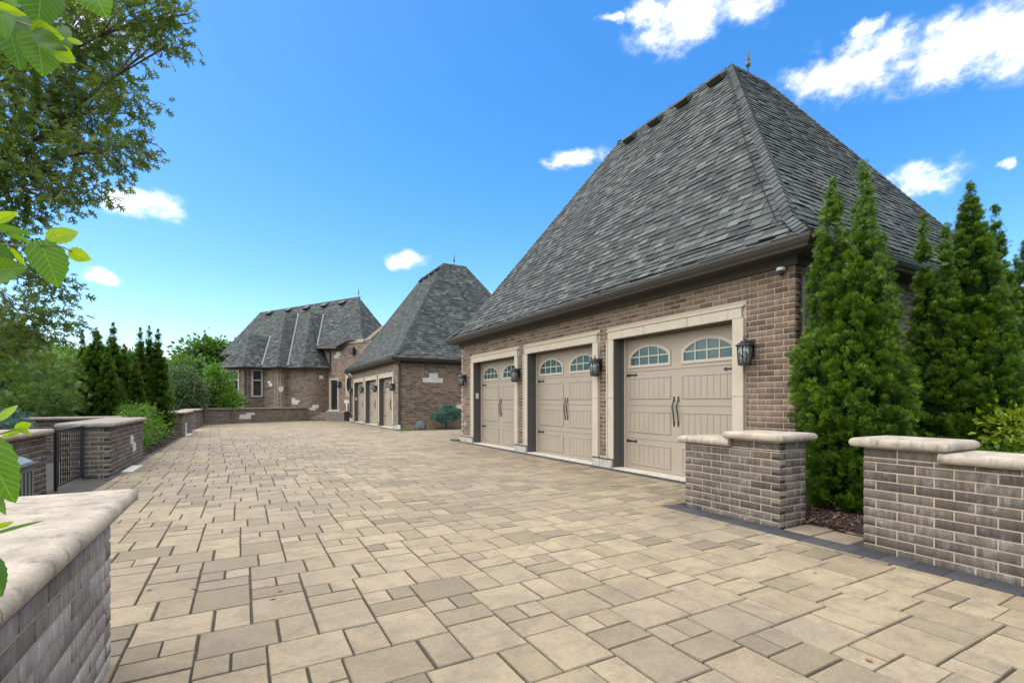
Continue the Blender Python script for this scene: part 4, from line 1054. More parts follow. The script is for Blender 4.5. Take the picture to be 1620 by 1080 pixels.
# rear slope closes the roof
B().add([tuple(ridgeR), tuple(ridgeL), tuple(hp(2 * RD + 1.5, 15, HE)), tuple(K4)], [(0, 1, 2, 3)]).add([tuple(ridgeL), tuple(mp(347, 562)), tuple(hp(2 * RD + 1.5, 15, HE))], [(0, 1, 2)]).ob('rear_roof_slope', 'shingle', house)
for x, y in ((428, 494), (458, 489.5), (487, 486), (515, 482), (543, 478)):
    c = mp(x, y + 2) + nMain * 0.05; al = QV; upv = al.cross(nMain); upv = upv if upv.z > 0 else -upv; L, Wd = 0.28, 0.22
    Pq = [c - al * L - upv * Wd, c + al * L - upv * Wd, c + al * L + upv * Wd, c - al * L + upv * Wd]
    B().add([tuple(p) for p in Pq] + [tuple(Pq[0] + nMain * 0.22), tuple(Pq[1] + nMain * 0.22), tuple(Pq[2] + nMain * 0.05), tuple(Pq[3] + nMain * 0.05)], [(3, 2, 1, 0), (4, 5, 6, 7), (0, 1, 5, 4), (1, 2, 6, 5), (2, 3, 7, 6), (3, 0, 4, 7)]).ob('roof_vent', 'frieze', house)
finial(house, tuple(ridgeR), 1.0)
# gutters along bays and main eave
def gutter_path(pts, r=0.07):
    B().tube([p + Vector((0, 0, -0.05)) for p in pts], r, 8).ob('gutter', 'gutter', house)
gutter_path(E_); gutter_path([mp(501, 549.5), mp(533, 549)], 0.09)
fr_ = [p + (Vector((p.x, p.y, 0)).normalized() * 0.22) for p in E_]
b = B()
for i in range(6):
    a, c = fr_[i], fr_[i + 1]; k = len(b.v); b.v += [tuple(E_[i] - Vector((0, 0, .1))), tuple(E_[i + 1] - Vector((0, 0, .1))), tuple(fr_[i + 1] * 1.012 - Vector((0, 0, .16))), tuple(fr_[i] * 1.012 - Vector((0, 0, .16)))]; b.f.append((k, k + 1, k + 2, k + 3))
b.ob('soffit', 'frieze', house)
# curved bay walls
def wpt(x, Z): X, Y = world(x, Z); return Vector((X, Y, 0))
def arc(x0, Z0, x1, Z1, bulge, n=10):
    a, c = wpt(x0, Z0), wpt(x1, Z1); out = []
    nd = -Vector((a.x + c.x, a.y + c.y, 0)).normalized()
    return [a + (c - a) * t + nd * bulge * math.sin(math.pi * t) for t in np.linspace(0, 1, n)]
path = [wpt(350, 34.9), wpt(388.5, 33.9), wpt(416.5, 34.7)] + arc(416.5, 34.7, 457, 34.75, 0.5)[1:] + arc(457, 34.75, 519.5, 35.42, 0.6, 14)[1:]
def brick_path(path, z0, z1, holes, m):
    Ls = [0.0]
    for a, c in zip(path, path[1:]): Ls.append(Ls[-1] + (c - a).length)
    def at(s):
        s = min(max(s, 0), Ls[-1] - 1e-4)
        for i in range(len(path) - 1):
            if s <= Ls[i + 1]: return path[i] + (path[i + 1] - path[i]) * ((s - Ls[i]) / (Ls[i + 1] - Ls[i]))
    out = []; z = z0; k = 0; L = Ls[-1]
    while z < z1 - 0.02:
        s = -BL / 2 * (k % 2)
        while s < L:
            s0, s1 = max(s, 0), min(s + BL - 0.014, L)
            segs = [(s0, s1)]
            for (h0, h1, v0, v1) in holes:
                if v0 < z + BH - .02 and v1 > z + .02: segs = [q for (p, r_) in segs for q in ((p, min(r_, h0)), (max(p, h1), r_)) if q[1] - q[0] > 0.03]
            for (p, q) in segs:
                if q - p < 0.03: continue
                a, c = at(p), at(q); u = c - a; n = Vector((u.y, -u.x, 0)).normalized()
                if n.dot(EYE - a) < 0: n = -n
                if u.cross(Vector((0, 0, 1))).dot(n) < 0: a, u = c, -u
                out.append(M4(a + Vector((0, 0, z)) - n * 0.08, u, Vector((0, 0, BH - 0.014)), n * 0.09))
            s += BL
        z += BH; k += 1
    pieces('brick', out, house, m, nmax=0)
    b = B()
    for a, c in zip(path, path[1:]): b.add([(a.x, a.y, z0), (c.x, c.y, z0), (c.x, c.y, z1), (a.x, a.y, z1)], [(0, 1, 2, 3)])
    b.ob('mortar_wall', 'mortar', house)
    return at, Ls
def s_of(x, Ls):               # arc length at the pixel column
    best = 0
    for s in np.linspace(0, Ls[-1], 900):
        p = AT(s)
        if proj(np.array(p))[0] <= x: best = s
    return best
# lengths first (straight facets) so the openings can be cut
Ls0 = [0.0]
for a, c in zip(path, path[1:]): Ls0.append(Ls0[-1] + (c - a).length)
def AT(s):
    for i in range(len(path) - 1):
        if s <= Ls0[i + 1] + 1e-9: return path[i] + (path[i + 1] - path[i]) * ((s - Ls0[i]) / (Ls0[i + 1] - Ls0[i]))
    return path[-1]
ws = [(s_of(352.5, Ls0), s_of(379.5, Ls0)), (s_of(397.5, Ls0), s_of(415.5, Ls0))]
acc_b = []
for (x0, x1, y0, y1) in ((424, 428, 602, 606), (426, 431, 606, 611), (441, 448.5, 612, 615.5), (441, 447.5, 615.5, 619), (462, 467, 630, 633), (462, 474.5, 632.5, 636), (462, 472, 635.5, 639), (505, 511, 594, 599), (494.5, 504, 640, 645), (490, 499.5, 645, 648)):
    s0, s1 = s_of(x0, Ls0), s_of(x1, Ls0); Zm = proj(np.array(AT(s0)))[2]; acc_b.append((s0, s1, H + (HY - y1) * Zm / F, H + (HY - y0) * Zm / F))
brick_path(path, -0.02, 3.75, [(a, b_, 1.6, 3.62) for a, b_ in ws] + acc_b, 'brick_far')
def slab_on(s0, s1, z0, z1, depth, m, name, parent, off=0.0):
    a, c = AT(s0), AT(s1); u = (c - a); n = Vector((u.y, -u.x, 0)).normalized()
    if n.dot(EYE - a) < 0: n = -n
    a = a + n * off; c = c + n * off
    poly = [(a.x, a.y, z0), (c.x, c.y, z0), (c.x, c.y, z1), (a.x, a.y, z1)]
    return B().prism(poly, n * depth).ob(name, m, parent)
for (s0, s1, z0, z1) in acc_b: slab_on(s0, s1, z0, z1, 0.03, 'accent', 'accent_block', house, 0.0)
for wi, (s0, s1) in enumerate(ws):
    f = 0.12; wn = slab_on(s0, s1, 1.66, 1.76, 0.12, 'trim', 'window', house, -0.02)
    slab_on(s0, s0 + f, 1.76, 3.60, 0.06, 'trim', 'jamb', wn); slab_on(s1 - f, s1, 1.76, 3.60, 0.06, 'trim', 'jamb', wn)
    slab_on(s0 + f, s1 - f, 3.50, 3.60, 0.055, 'trim', 'head', wn); slab_on(s0 + f, s1 - f, 2.80, 2.90, 0.05, 'trim', 'transom', wn)
    slab_on(s0 + f, s1 - f, 1.76, 3.50, 0.012, 'dark_glass', 'pane', wn, 0.004)
    w_ = s1 - s0 - 2 * f
    for k in range(1, 4 if wi == 0 else 2): slab_on(s0 + f + w_ * k / (4 if wi == 0 else 2) - 0.02, s0 + f + w_ * k / (4 if wi == 0 else 2) + 0.02, 1.76, 3.50, 0.03, 'black', 'muntin', wn, 0.017)
    slab_on(s0 + f, s0 + f + 0.05, 1.76, 2.8, 0.035, 'black', 'sash', wn, 0.0175); slab_on(s1 - f - 0.05, s1 - f, 1.76, 2.8, 0.035, 'black', 'sash', wn, 0.0175)
def pipe_on(x, ztop, zbot, parent, Zoff=0.12, r=0.05, mm='gutter'):
    s = s_of(x, Ls0); p = AT(s); d = Vector((p.x, p.y, 0)).normalized(); q = p - d * Zoff
    B().tube([q - d * 0.3 + Vector((0, 0, ztop)), q - d * 0.1 + Vector((0, 0, ztop - 0.22)), q + Vector((0, 0, ztop - 0.35)), q + Vector((0, 0, zbot))], r, 8).ob('downspout', mm, parent)
pipe_on(388, 3.55, 0.0, house, 0.1, 0.065)
for x in (457.3,):
    s = s_of(x, Ls0); p = AT(s); d = Vector((p.x, p.y, 0)).normalized(); q = p - d * 0.03
    B().box(q.x - .02, q.x + .02, q.y - .02, q.y + .02, 0, 3.72).ob('control_joint', 'trim', house)
# door wall (faces -P)
def dw(x): # q of pixel column on the door wall
    d = pdir(x, 600); t = (D0 - EYE).dot(PV) / d.dot(PV); return (EYE + d * t - D0).dot(QV)
qd0, qd1 = dw(524.5), dw(534.5)     # qd0 > qd1
holesW = []
q_top = 2.6; q_end = -9.0
def wall_hole(xa, xb, z0, z1): return (q_top - dw(xa), q_top - dw(xb), z0, z1)
door_h = wall_hole(521.5, 536.8, 0.62, 3.0); acc2 = [wall_hole(*a) for a in ((532, 538.5, 4.65, 4.9), (528.5, 536, 4.5, 4.66), (544.5, 552.5, 1.25, 1.43))]
oval_h = wall_hole(547.0, 557.5, 1.75, 3.3)
out = brick_face(hp(0, q_top, 0), -QV, -PV, q_top - q_end, -0.02, 5.42, [door_h, oval_h] + acc2)
pieces('wall_brick', out, house, 'brick_far', nmax=0)
B().prism([tuple(hp(0.0, q_top, -0.02)), tuple(hp(0.0, q_end, -0.02)), tuple(hp(0.0, q_end, 5.5)), tuple(hp(0.0, q_top, 5.5))], PV * 0.3).ob('mortar_wall', 'mortar', house)
def dbox(name, m, q0, q1, z0, z1, d0, d1, parent): return B().prism([tuple(hp(d0, q0, z0)), tuple(hp(d0, q1, z0)), tuple(hp(d0, q1, z1)), tuple(hp(d0, q0, z1))], PV * (d1 - d0)).ob(name, m, parent)
for h_ in acc2: dbox('accent_block', 'accent', q_top - h_[0], q_top - h_[1], h_[2], h_[3], -0.02, 0.05, house)
# entry door
qa, qb = dw(521.8), dw(536.5)
dr = dbox('entry_door', 'black', qd0, qd1, 0.74, 2.88, -0.012, -0.004, house)
dbox('glass', 'dark_glass', qd0 - 0.13, qd1 + 0.13, 0.95, 2.7, -0.018, -0.0125, dr); dbox('handle', 'lead', qd1 + 0.07, qd1 + 0.04, 1.6, 1.8, -0.06, -0.013, dr)
sd = dbox('door_surround', 'trim', qa, qb, 2.89, 3.02, -0.06, -0.001, house); dbox('jamb_stone', 'trim', qa, qd0 + 0.01, 0.74, 2.888, -0.055, -0.001, sd); dbox('jamb_stone', 'trim', qd1 - 0.01, qb, 0.74, 2.888, -0.055, -0.001, sd); dbox('sill', 'accent', qa + 0.08, qb - 0.08, 0.66, 0.738, -0.14, -0.001, sd)
# oval window
qc = (dw(547.2) + dw(557.3)) / 2; a_, b_ = abs(dw(547.2) - dw(557.3)) / 2, 0.74; zc = 2.53
ring = B(); n = 28
for (sc, dd) in ((1.0, -0.05), (0.66, -0.05), (1.0, 0.0), (0.66, 0.0)):
    for k in range(n): q = 2 * math.pi * k / n; ring.v.append(tuple(hp(dd, qc + a_ * sc * math.cos(q), zc + b_ * (sc if sc == 1 else 0.74) * math.sin(q))))
for k in range(n):
    j2 = (k + 1) % n; ring.f += [(k, j2, n + j2, n + k), (k, j2, 2 * n + j2, 2 * n + k), (n + k, n + j2, 3 * n + j2, 3 * n + k)]
ow = ring.ob('oval_window', 'trim', house)
B().add([tuple(hp(-0.02, qc + a_ * 0.67 * math.cos(2 * math.pi * k / n), zc + b_ * 0.75 * math.sin(2 * math.pi * k / n))) for k in range(n)], [tuple(range(n))]).ob('pane', 'dark_glass', ow)
dbox('muntin', 'black', qc + .015, qc - .015, zc - b_ * .74, zc + b_ * .74, -0.035, -0.021, ow); dbox('muntin', 'black', qc + a_ * .66, qc - a_ * .66, zc - .015, zc + .015, -0.034, -0.0215, ow)
# parapet board and raking board
dbox('parapet_board', 'cream_wall', dw(540), dw(577), 5.42, 5.66, -0.09, 0.1, house)
rk = [ray_plane(x, y, hp(-0.1, 0, 0), PV) for x, y in ((573, 540), (585, 537), (612, 512), (606, 514), (577, 537))]
B().prism([tuple(p) for p in rk], PV * 0.1).ob('raking_board', 'cream_wall', house)
qs = dw(523); B().tube([tuple(hp(-0.45, dw(517), 5.2)), tuple(hp(-0.2, dw(520), 5.05)), tuple(hp(-0.07, qs, 4.9)), tuple(hp(-0.07, qs, 3.75))], 0.055, 8).ob('downspout', 'gutter', house)
# flood light
qf = dw(561.5); zf = H + (HY - 555) * 33.8 / F
B().prism([tuple(hp(-0.30, qf + .3, zf - .22)), tuple(hp(-0.30, qf - .12, zf - .22)), tuple(hp(-0.30, qf - .12, zf + .22)), tuple(hp(-0.30, qf + .3, zf + .22))], PV * 0.22).prism([tuple(hp(-0.12, qf + .05, zf - .05)), tuple(hp(-0.12, qf - .05, zf - .05)), tuple(hp(-0.12, qf - .05, zf + .05)), tuple(hp(-0.12, qf + .05, zf + .05))], PV * 0.12).ob('flood_light', 'black', house)
B().tube([tuple(hp(-0.06, dw(550), 0.55)), tuple(hp(-0.06, dw(550), 1.15)), tuple(hp(-0.06, dw(548.5), 1.2))], 0.05, 8).ob('vent_pipe', 'white_plastic', house)
lantern(tuple(hp(-0.01, dw(538.8), 2.55)), 'black lantern beside the dark entry door of the house', (-PV.x, -PV.y), 1.15)
# entry steps: stone-cheeked landing in front of the door, treads rising towards it
def gq(x0, Za, x1, Zb, z0, z1, depth, name, m, parent):
    a, c = wpt(x0, Za), wpt(x1, Zb); u_ = (c - a).normalized(); bk = Vector((-u_.y, u_.x, 0)); bk = bk if bk.dot(a) > 0 else -bk
    return B().prism([tuple(a + Vector((0, 0, z0))), tuple(c + Vector((0, 0, z0))), tuple(c + Vector((0, 0, z1))), tuple(a + Vector((0, 0, z1)))], bk * depth).ob(name, m, parent)
st = gq(515.5, 33.75, 544.5, 33.3, 0.0, 0.60, 1.2, 'entry_steps', 'fieldstone', house)
gq(514.5, 33.68, 545.5, 33.22, 0.602, 0.67, 1.3, 'landing_slab', 'bluestone', st)
rs = np.random.default_rng(5)
for r_ in range(4):
    x_ = 515.6
    while x_ < 543:
        w_ = rs.uniform(4.0, 7.5); x2 = min(x_ + w_, 544.4); f_ = lambda q: 33.75 - (q - 515.5) / 29.0 * 0.45
        gq(x_ + .2, f_(x_) - 0.03 - rs.uniform(0, .03), x2 - .2, f_(x2) - 0.03 - rs.uniform(0, .03), 0.01 + r_ * 0.148, 0.01 + (r_ + 1) * 0.148 - 0.015, 0.1, 'stone', 'fieldstone', st); x_ = x2
for k, (x_, zt) in enumerate(((491, .17), (500, .34), (507, .51))):
    gq(x_, 34.05 + k * .06, 515.2, 33.98 + k * .06, 0.0, zt - 0.05, 0.7, 'riser', 'fieldstone', st); gq(x_ - .8, 34.0 + k * .06, 515.2, 33.93 + k * .06, zt - 0.049, zt, 0.75, 'tread', 'bluestone', st)
# low wall in front of the house
lw = gwall('long low brick wall with thin coping in front of the rounded house bays', (1, 34, 0))
pa, pb = Vector((-1.95, 32.9, 0)), wpt(486, 34.0); u = (pb - pa).normalized(); nw = Vector((u.y, -u.x, 0)); nw = nw if nw.dot(EYE - pa) > 0 else -nw; Lw = (pb - pa).length
ach = [(2.55, 3.1, 0.5, 0.63), (2.1, 2.85, 0.26, 0.5)]
pieces('brick', brick_face(pa, u, nw, Lw, -0.02, 0.87, ach), lw, 'brick_wall', nmax=0)
B().prism([tuple(pa + Vector((0, 0, -.02))), tuple(pb + Vector((0, 0, -.02))), tuple(pb + Vector((0, 0, .87))), tuple(pa + Vector((0, 0, .87)))], -nw * 0.35).ob('mortar_core', 'mortar', lw)
for a in ach:
    p = pa + u * a[0]; q = pa + u * a[1]; B().prism([tuple(p + Vector((0, 0, a[2]))), tuple(q + Vector((0, 0, a[2]))), tuple(q + Vector((0, 0, a[3]))), tuple(p + Vector((0, 0, a[3])))], nw * 0.02).ob('accent_block', 'accent', lw)
nc = 6
for k in range(nc):
    p = pa + u * (Lw * k / nc) + nw * 0.07; q = pa + u * (Lw * (k + 1) / nc - 0.006) + nw * 0.07
    B().prism([tuple(p + Vector((0, 0, .871))), tuple(q + Vector((0, 0, .871))), tuple(q + Vector((0, 0, .945))), tuple(p + Vector((0, 0, .945)))], -nw * 0.5).ob('coping_stone', 'coping_far', lw)
# turret top seen between the two garage roofs
c = pt(778, 470, 46); tz = c.z
tr = thing('turret', 'tan turret roof showing between the two garage roofs', 'turret', (c.x, c.y, 0))
B().lathe((c.x, c.y, 0), [(0.9, 0), (0.9, tz - 0.4)], 8).ob('wall', 'trim', tr); B().lathe((c.x, c.y, 0), [(1.15, tz - 0.4), (0.75, tz + 0.15), (0.15, tz + 0.5)], 8).ob('roof', 'cream_wall', tr)

# ------------------------------------------------------------------ vegetation
def spray_base(nl=5, spread=55, ln=1.0, wd=0.16):
    v, f = [], []
    for k in range(nl):
        a = R(-spread + 2 * spread * k / (nl - 1)); l = ln * (1 - 0.35 * abs(k - (nl - 1) / 2) / ((nl - 1) / 2)); d = np.array([math.sin(a), math.cos(a)]); s = np.array([d[1], -d[0]])
        p0 = d * 0.12 * l; m_ = d * l * 0.6; t = d * l; i = len(v)
        zb = 0.12 * math.sin(k * 1.9)
        v += [(*p0, 0), (*(m_ + s * wd), zb), (*t, -0.06 - zb), (*(m_ - s * wd), zb)]; f.append((i, i + 1, i + 2, i + 3))
    return np.array(v, float), np.array(f)
def oak_base():
    v = [(0, 0, 0), (0.13, 0.5, 0.03), (0, 1.0, -0.1), (-0.13, 0.5, 0.03)]; f = [(0, 1, 2, 3)]
    for (y0, a, l) in ((0.22, 65, 0.38), (0.5, 55, 0.45), (0.72, 45, 0.3)):
        for s in (-1, 1):
            d = np.array([s * math.sin(R(a)), math.cos(R(a))]); n = np.array([-d[1], d[0]]); i = len(v); o = np.array([0, y0])
            v += [(*(o - n * 0.07), 0), (*(o + d * l * .55 - n * .075), 0.03), (*(o + d * l), -0.05), (*(o + d * l * .55 + n * .075), 0.03)]; f.append((i, i + 1, i + 2, i + 3))
    return np.array(v, float), np.array(f)
SIMPLE = (np.array([(0, 0, 0), (0.3, 0.45, 0.06), (0, 1, -0.08), (-0.3, 0.45, 0.06)], float), np.array([(0, 1, 2, 3)]))
SPR = spray_base(4, 48, 1.0, 0.075); OAK = oak_base(); NEEDLE = spray_base(7, 75, 1.0, 0.05)
def foliage(name, pos, dirs, size, base, m, tone, rg):
    n = len(pos); V, Fc = base; d = dirs / np.linalg.norm(dirs, axis=1, keepdims=True)
    r = rg.normal(size=(n, 3)); x = np.cross(d, r); x /= np.linalg.norm(x, axis=1, keepdims=True) + 1e-9; z = np.cross(x, d)
    P = pos[:, None, :] + size[:, None, None] * (V[None, :, 0:1] * x[:, None, :] + V[None, :, 1:2] * d[:, None, :] + V[None, :, 2:3] * z[:, None, :])
    f = (Fc[None] + (np.arange(n) * len(V))[:, None, None]).reshape(-1, 4)
    return mesh(name, P.reshape(-1, 3), f, m, attr=np.repeat(np.clip(tone, 0, 1), len(V)))
def arbor_mesh(Rd, Ht, n, seed, pw=2.0, leaders=1, size=0.13, bottom=0.8, tuft=0.165):
    rg = np.random.default_rng(seed)
    def r_at(t):
        x = np.clip((t - 0.3) / 0.7, 0, 1); return np.where(t < 0.3, Rd * (bottom + (1 - bottom) * t / 0.3), Rd * (1 - x ** pw))
    heads = [(0, 0, 1.0)] if leaders == 1 else [(Rd * 0.25, 0.0, 1.0), (-Rd * 0.3, Rd * 0.1, 0.955), (-Rd * 0.05, -Rd * 0.45, 0.86)][:leaders]
    P, Dv, Tn = [], [], []
    nc = int(n / 52)
    tc_ = rg.uniform(0, 1, nc * 4); keep = rg.uniform(0, Rd * 1.05, nc * 4) < r_at(tc_) + 0.1 * Rd; tc_ = tc_[keep][:nc]
    for t in tc_:
        hx, hy, hs = heads[rg.integers(len(heads))]; th = rg.uniform(0, 2 * math.pi); rr = float(r_at(np.array(t)))
        k = min(1, max(0, (t - 0.45) / 0.3)); sub = 1 - 0.45 * k if len(heads) > 1 else 1.0
        lump = 0.9 + 0.1 * math.sin(3 * th + 9 * t + seed) * math.sin(2.2 * th - 5 * t) + rg.normal(0, 0.05)
        c = np.array([hx * k + rr * sub * lump * math.cos(th), hy * k + rr * sub * lump * math.sin(th), 0.06 + t * Ht * hs * 0.985]); o = np.array([math.cos(th), math.sin(th), 0.0])
        tn = rg.uniform(0.0, 0.5); m_ = rg.integers(38, 66); sc_ = tuft * (0.45 + 0.55 * min(1, rr / 0.45)) * rg.uniform(0.8, 1.15)
        ax = o * 0.62 + np.array([0, 0, 0.9]) + rg.normal(0, 0.22, 3); ax /= np.linalg.norm(ax); sd_ = np.cross(ax, np.array([-o[1], o[0], 0]) * rg.choice((-1, 1)) + o * rg.normal(0, 0.9)); sd_ /= np.linalg.norm(sd_) + 1e-9; nm_ = np.cross(ax, sd_)
        a_ = rg.uniform(0, 1, m_) ** 0.75; l_ = rg.normal(0, 0.34, m_) * (0.25 + a_ * (1.25 - a_)); t_ = rg.normal(0, 0.10, m_)
        q = sc_ * (a_[:, None] * ax + l_[:, None] * sd_ + t_[:, None] * nm_) - o * sc_ * 0.55 - np.array([0, 0, sc_ * 0.35])
        P.append(c + q); Dv.append(ax + l_[:, None] * sd_ * 1.3 + rg.normal(0, 0.3, (m_, 3))); Tn.append(np.clip(tn + 0.5 * a_ ** 1.5 + rg.normal(0, 0.1, m_), 0, 1))
    for (hx, hy, hs) in heads:      # tips
        m_ = 260; s = rg.uniform(0, 1, m_) ** 1.2; w = (0.018 + 0.13 * Rd * (1 - s))[:, None]
        P.append(np.c_[hx + rg.normal(0, 1, m_) * w[:, 0], hy + rg.normal(0, 1, m_) * w[:, 0], Ht * hs * (0.84 + 0.16 * s)]); Dv.append(np.array([0, 0, 1.4]) + rg.normal(0, 0.45, (m_, 3))); Tn.append(rg.uniform(0.3, 0.8, m_))
    P = np.concatenate(P); Dv = np.concatenate(Dv); Tn = np.concatenate(Tn); P[:, 2] = np.maximum(P[:, 2], 0.03)
    me = foliage('crown', P, Dv, size * rg.uniform(0.65, 1.25, len(P)) * (0.75 + 0.25 * np.minimum(1, (Ht - P[:, 2]) / 0.8)), SPR, 'arbor', Tn, rg)
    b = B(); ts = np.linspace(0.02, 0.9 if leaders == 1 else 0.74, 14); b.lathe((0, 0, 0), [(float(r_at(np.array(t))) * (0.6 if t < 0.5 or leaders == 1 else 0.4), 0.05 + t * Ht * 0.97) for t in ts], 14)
    core = mesh('shade_core', b.v, b.f, 'arbor_core', True)  # solid near-black filler; shade between the tufts is put into its colour
    b = B().tube([(0, 0, -0.05), (0.01, 0, 0.3), (0, 0, Ht * 0.6)], [0.07, 0.06, 0.02], 8); trk = mesh('trunk', b.v, b.f, 'bark')
    return me, core, trk
def arbor(meshes, x, y, label, scale=1.0, rot=0.0, sz=None, group=None):
    t = thing('arborvitae', label, 'evergreen', (x, y, 0), group); mw = Matrix.Translation((x, y, 0)) @ Matrix.Rotation(rot, 4, 'Z') @ Matrix.Diagonal((scale, scale, sz or scale, 1))
    for nm, me in zip(('crown', 'shade_core', 'trunk'), meshes): ob(nm, me, t, mw)
    return t
a1 = arbor_mesh(0.60, 4.2, 60000, 11, 1.9, 3, 0.06, 0.72); a2 = arbor_mesh(0.66, 4.6, 54000, 12, 1.1, 1, 0.06, 0.9); a3 = arbor_mesh(0.38, 4.3, 30000, 13, 1.2, 1, 0.06, 0.95); a4 = arbor_mesh(0.42, 4.2, 34000, 14, 1.3, 2, 0.06, 0.9)
GE = 'tall evergreens along the garage gable'
arbor(a1, 6.34, 3.08, 'dense evergreen with three tips hiding the garage corner', 1.0, -0.5, None, GE)
def at_px(x, Y):
    X1, Y1 = world(x, 1.0); Z = Y / Y1; return world(x, Z)
for (ms, px, Y, hpx, lab, sc, rot) in ((a4, 1476, 3.0, 338, 'slim evergreen with a small second tip, second along the garage gable', 1.0, 2.2), (a2, 1535, 2.75, 288, 'broad conical evergreen, tallest in the row by the garage gable', 1.0, 0.4),
                                       (a3, 1575, 3.1, 328, 'narrow evergreen next after the tallest one by the gable', 1.1, 1.0), (a4, 1612, 3.2, 385, 'last evergreen of the garage gable row, behind the narrow one', 1.0, 4.0)):
    X, Y = at_px(px, Y); Z = X * NA + Y * NB; ht = H + (HY - hpx) * Z / F; base_h = {id(a4): 4.2, id(a2): 4.6, id(a3): 4.3}[id(ms)]
    arbor(ms, X, Y, lab, sc, rot, ht / base_h, GE)
GL = 'evergreens behind the low garden wall'
b1 = arbor_mesh(0.95, 3.6, 34000, 21, 0.95, 1, 0.07, 0.95, 0.22); b2 = arbor_mesh(0.44, 3.9, 20000, 22, 1.0, 1, 0.07, 0.95, 0.22)
for (ms, px, Y, hpx, sc, lab) in ((b1, 152, 18.6, 519, 0.95, 'widest cone evergreen standing right behind the low back wall'), (b2, 131, 19.8, 529, 0.9, 'small-tipped evergreen half hidden behind the widest cone'), (b2, 179, 19.4, 511, 1.05, 'tallest pointed evergreen just past the widest cone'),
                                  (b2, 170, 18.0, 541, 0.85, 'short evergreen tucked against the tallest pointed one'), (b2, 196, 19.6, 545, 0.95, 'evergreen with browned twigs past the tallest pointed one'), (b2, 214, 19.0, 560, 0.8, 'short evergreen in front of the columnar trio'),
                                  (b2, 222, 20.3, 519, 0.9, 'columnar evergreen, first of the trio by the short pier'), (b2, 236, 20.6, 516, 0.9, 'columnar evergreen, middle of the trio by the short pier'), (b2, 250, 20.6, 521, 1.05, 'columnar evergreen, last of the trio and touching the short pier')):
    X, Y = at_px(px, Y); Z = X * NA + Y * NB; ht = H + (HY - hpx) * Z / F; arbor(ms, X, Y, lab, sc, px * 0.7, ht / (3.6 if ms is b1 else 3.9), GL)

def blobs_leaves(blobs, n, rg, shell=0.55, clump=10, cs=0.16):
    P, Dv, Tn = [], [], []; wts = np.array([b_[1][0] * b_[1][1] + b_[1][1] * b_[1][2] for b_ in blobs]); wts = wts / wts.sum()
    for (c, r), w in zip(blobs, wts):
        k = max(3, int(n * w / clump)); d = rg.normal(size=(k, 3)); d /= np.linalg.norm(d, axis=1, keepdims=True); rad = rg.uniform(shell, 1.0, (k, 1)) ** 0.7 + rg.normal(0, 0.07, (k, 1))
        cc = np.array(c) + d * rad * np.array(r)
        q = rg.normal(size=(k, clump, 3)) * np.array([cs, cs, cs * 0.6]); P.append((cc[:, None] + q).reshape(-1, 3)); Dv.append((d[:, None] * 0.8 + q * 3 + rg.normal(0, 0.5, (k, clump, 3)) + np.array([0, 0, -0.15])).reshape(-1, 3))
        Tn.append(np.clip(rg.uniform(0.1, 0.85, (k, 1)) + rg.normal(0, 0.15, (k, clump)), 0, 1).ravel())
    return np.concatenate(P), np.concatenate(Dv), np.concatenate(Tn)
def limb_tree(root, base, top, blobs, r0, rg, twigs=5):
    base, top = Vector(base), Vector(top); b = B(); mid = (base + top) / 2 + Vector((rg.normal(0, .1), rg.normal(0, .1), 0)); b.tube([base - Vector((0, 0, .1)), mid, top], [r0, r0 * 0.8, r0 * 0.45], 10); b.ob('trunk', 'bark', root)
    b = B()
    for (c, r) in blobs:
        c = Vector(c); t = rg.uniform(0.35, 0.95); s = base + (top - base) * t; m_ = s + (c - s) * 0.5 + Vector((0, 0, rg.uniform(0, .3))); b.tube([s, m_, c], [r0 * 0.4, r0 * 0.28, r0 * 0.12], 6)
        for _ in range(twigs):
            d = Vector(rg.normal(size=3)); d.normalize(); e = c + Vector((d.x * r[0], d.y * r[1], d.z * r[2])) * 0.95; mm = (c + e) / 2 + Vector(rg.normal(0, 0.08, 3)); b.tube([m_ + (c - m_) * 0.7, mm, e], [r0 * 0.12, r0 * 0.07, r0 * 0.03], 5, False)
    b.ob('limbs', 'bark', root)
def pxblob(x, y, rx, ry, Z, dz=None):
    c = pt(x, y, Z); k = Z / F; return (tuple(c), (rx * k, (dz or (rx + ry) / 2 * k), ry * k))
# oak over the gate yard
rg = np.random.default_rng(31)
ok = thing('oak_tree', 'oak with small lobed leaves spreading over the garden gate yard', 'tree', (*world(-190, 8.6), 0))
obl = [pxblob(40, 60, 120, 95, 8.0), pxblob(140, 50, 90, 62, 7.6), pxblob(225, 28, 62, 34, 7.3), pxblob(278, 18, 36, 24, 7.2), pxblob(255, 62, 34, 24, 7.2), pxblob(110, 150, 105, 75, 7.7), pxblob(195, 150, 46, 28, 7.3), pxblob(60, 225, 105, 72, 7.9), pxblob(165, 232, 66, 38, 7.4), pxblob(110, 295, 52, 34, 7.5), pxblob(25, 300, 72, 60, 8.0),
       pxblob(10, 375, 34, 40, 8.2), pxblob(30, 420, 40, 30, 8.2), pxblob(85, 455, 36, 26, 8.0), pxblob(30, 495, 66, 40, 8.1), pxblob(60, 535, 38, 22, 8.0), pxblob(0, 545, 60, 40, 8.4), pxblob(-120, 120, 140, 140, 8.8), pxblob(-120, 320, 120, 110, 8.8), pxblob(-200, -80, 180, 120, 9.5), pxblob(20, -110, 160, 90, 8.6), pxblob(-120, 500, 90, 70, 8.8)]
P, Dv, Tn = blobs_leaves(obl, 19000, rg, 0.1, 7, 0.12)
ob('crown', foliage('crown', P, Dv + np.array([0, 0, -0.3]), rg.uniform(0.11, 0.185, len(P)), OAK, 'oak', Tn, rg), ok)
limb_tree(ok, (*world(-190, 8.6), 0), (*world(-170, 8.8), 7.6), obl, 0.085, rg, 5)
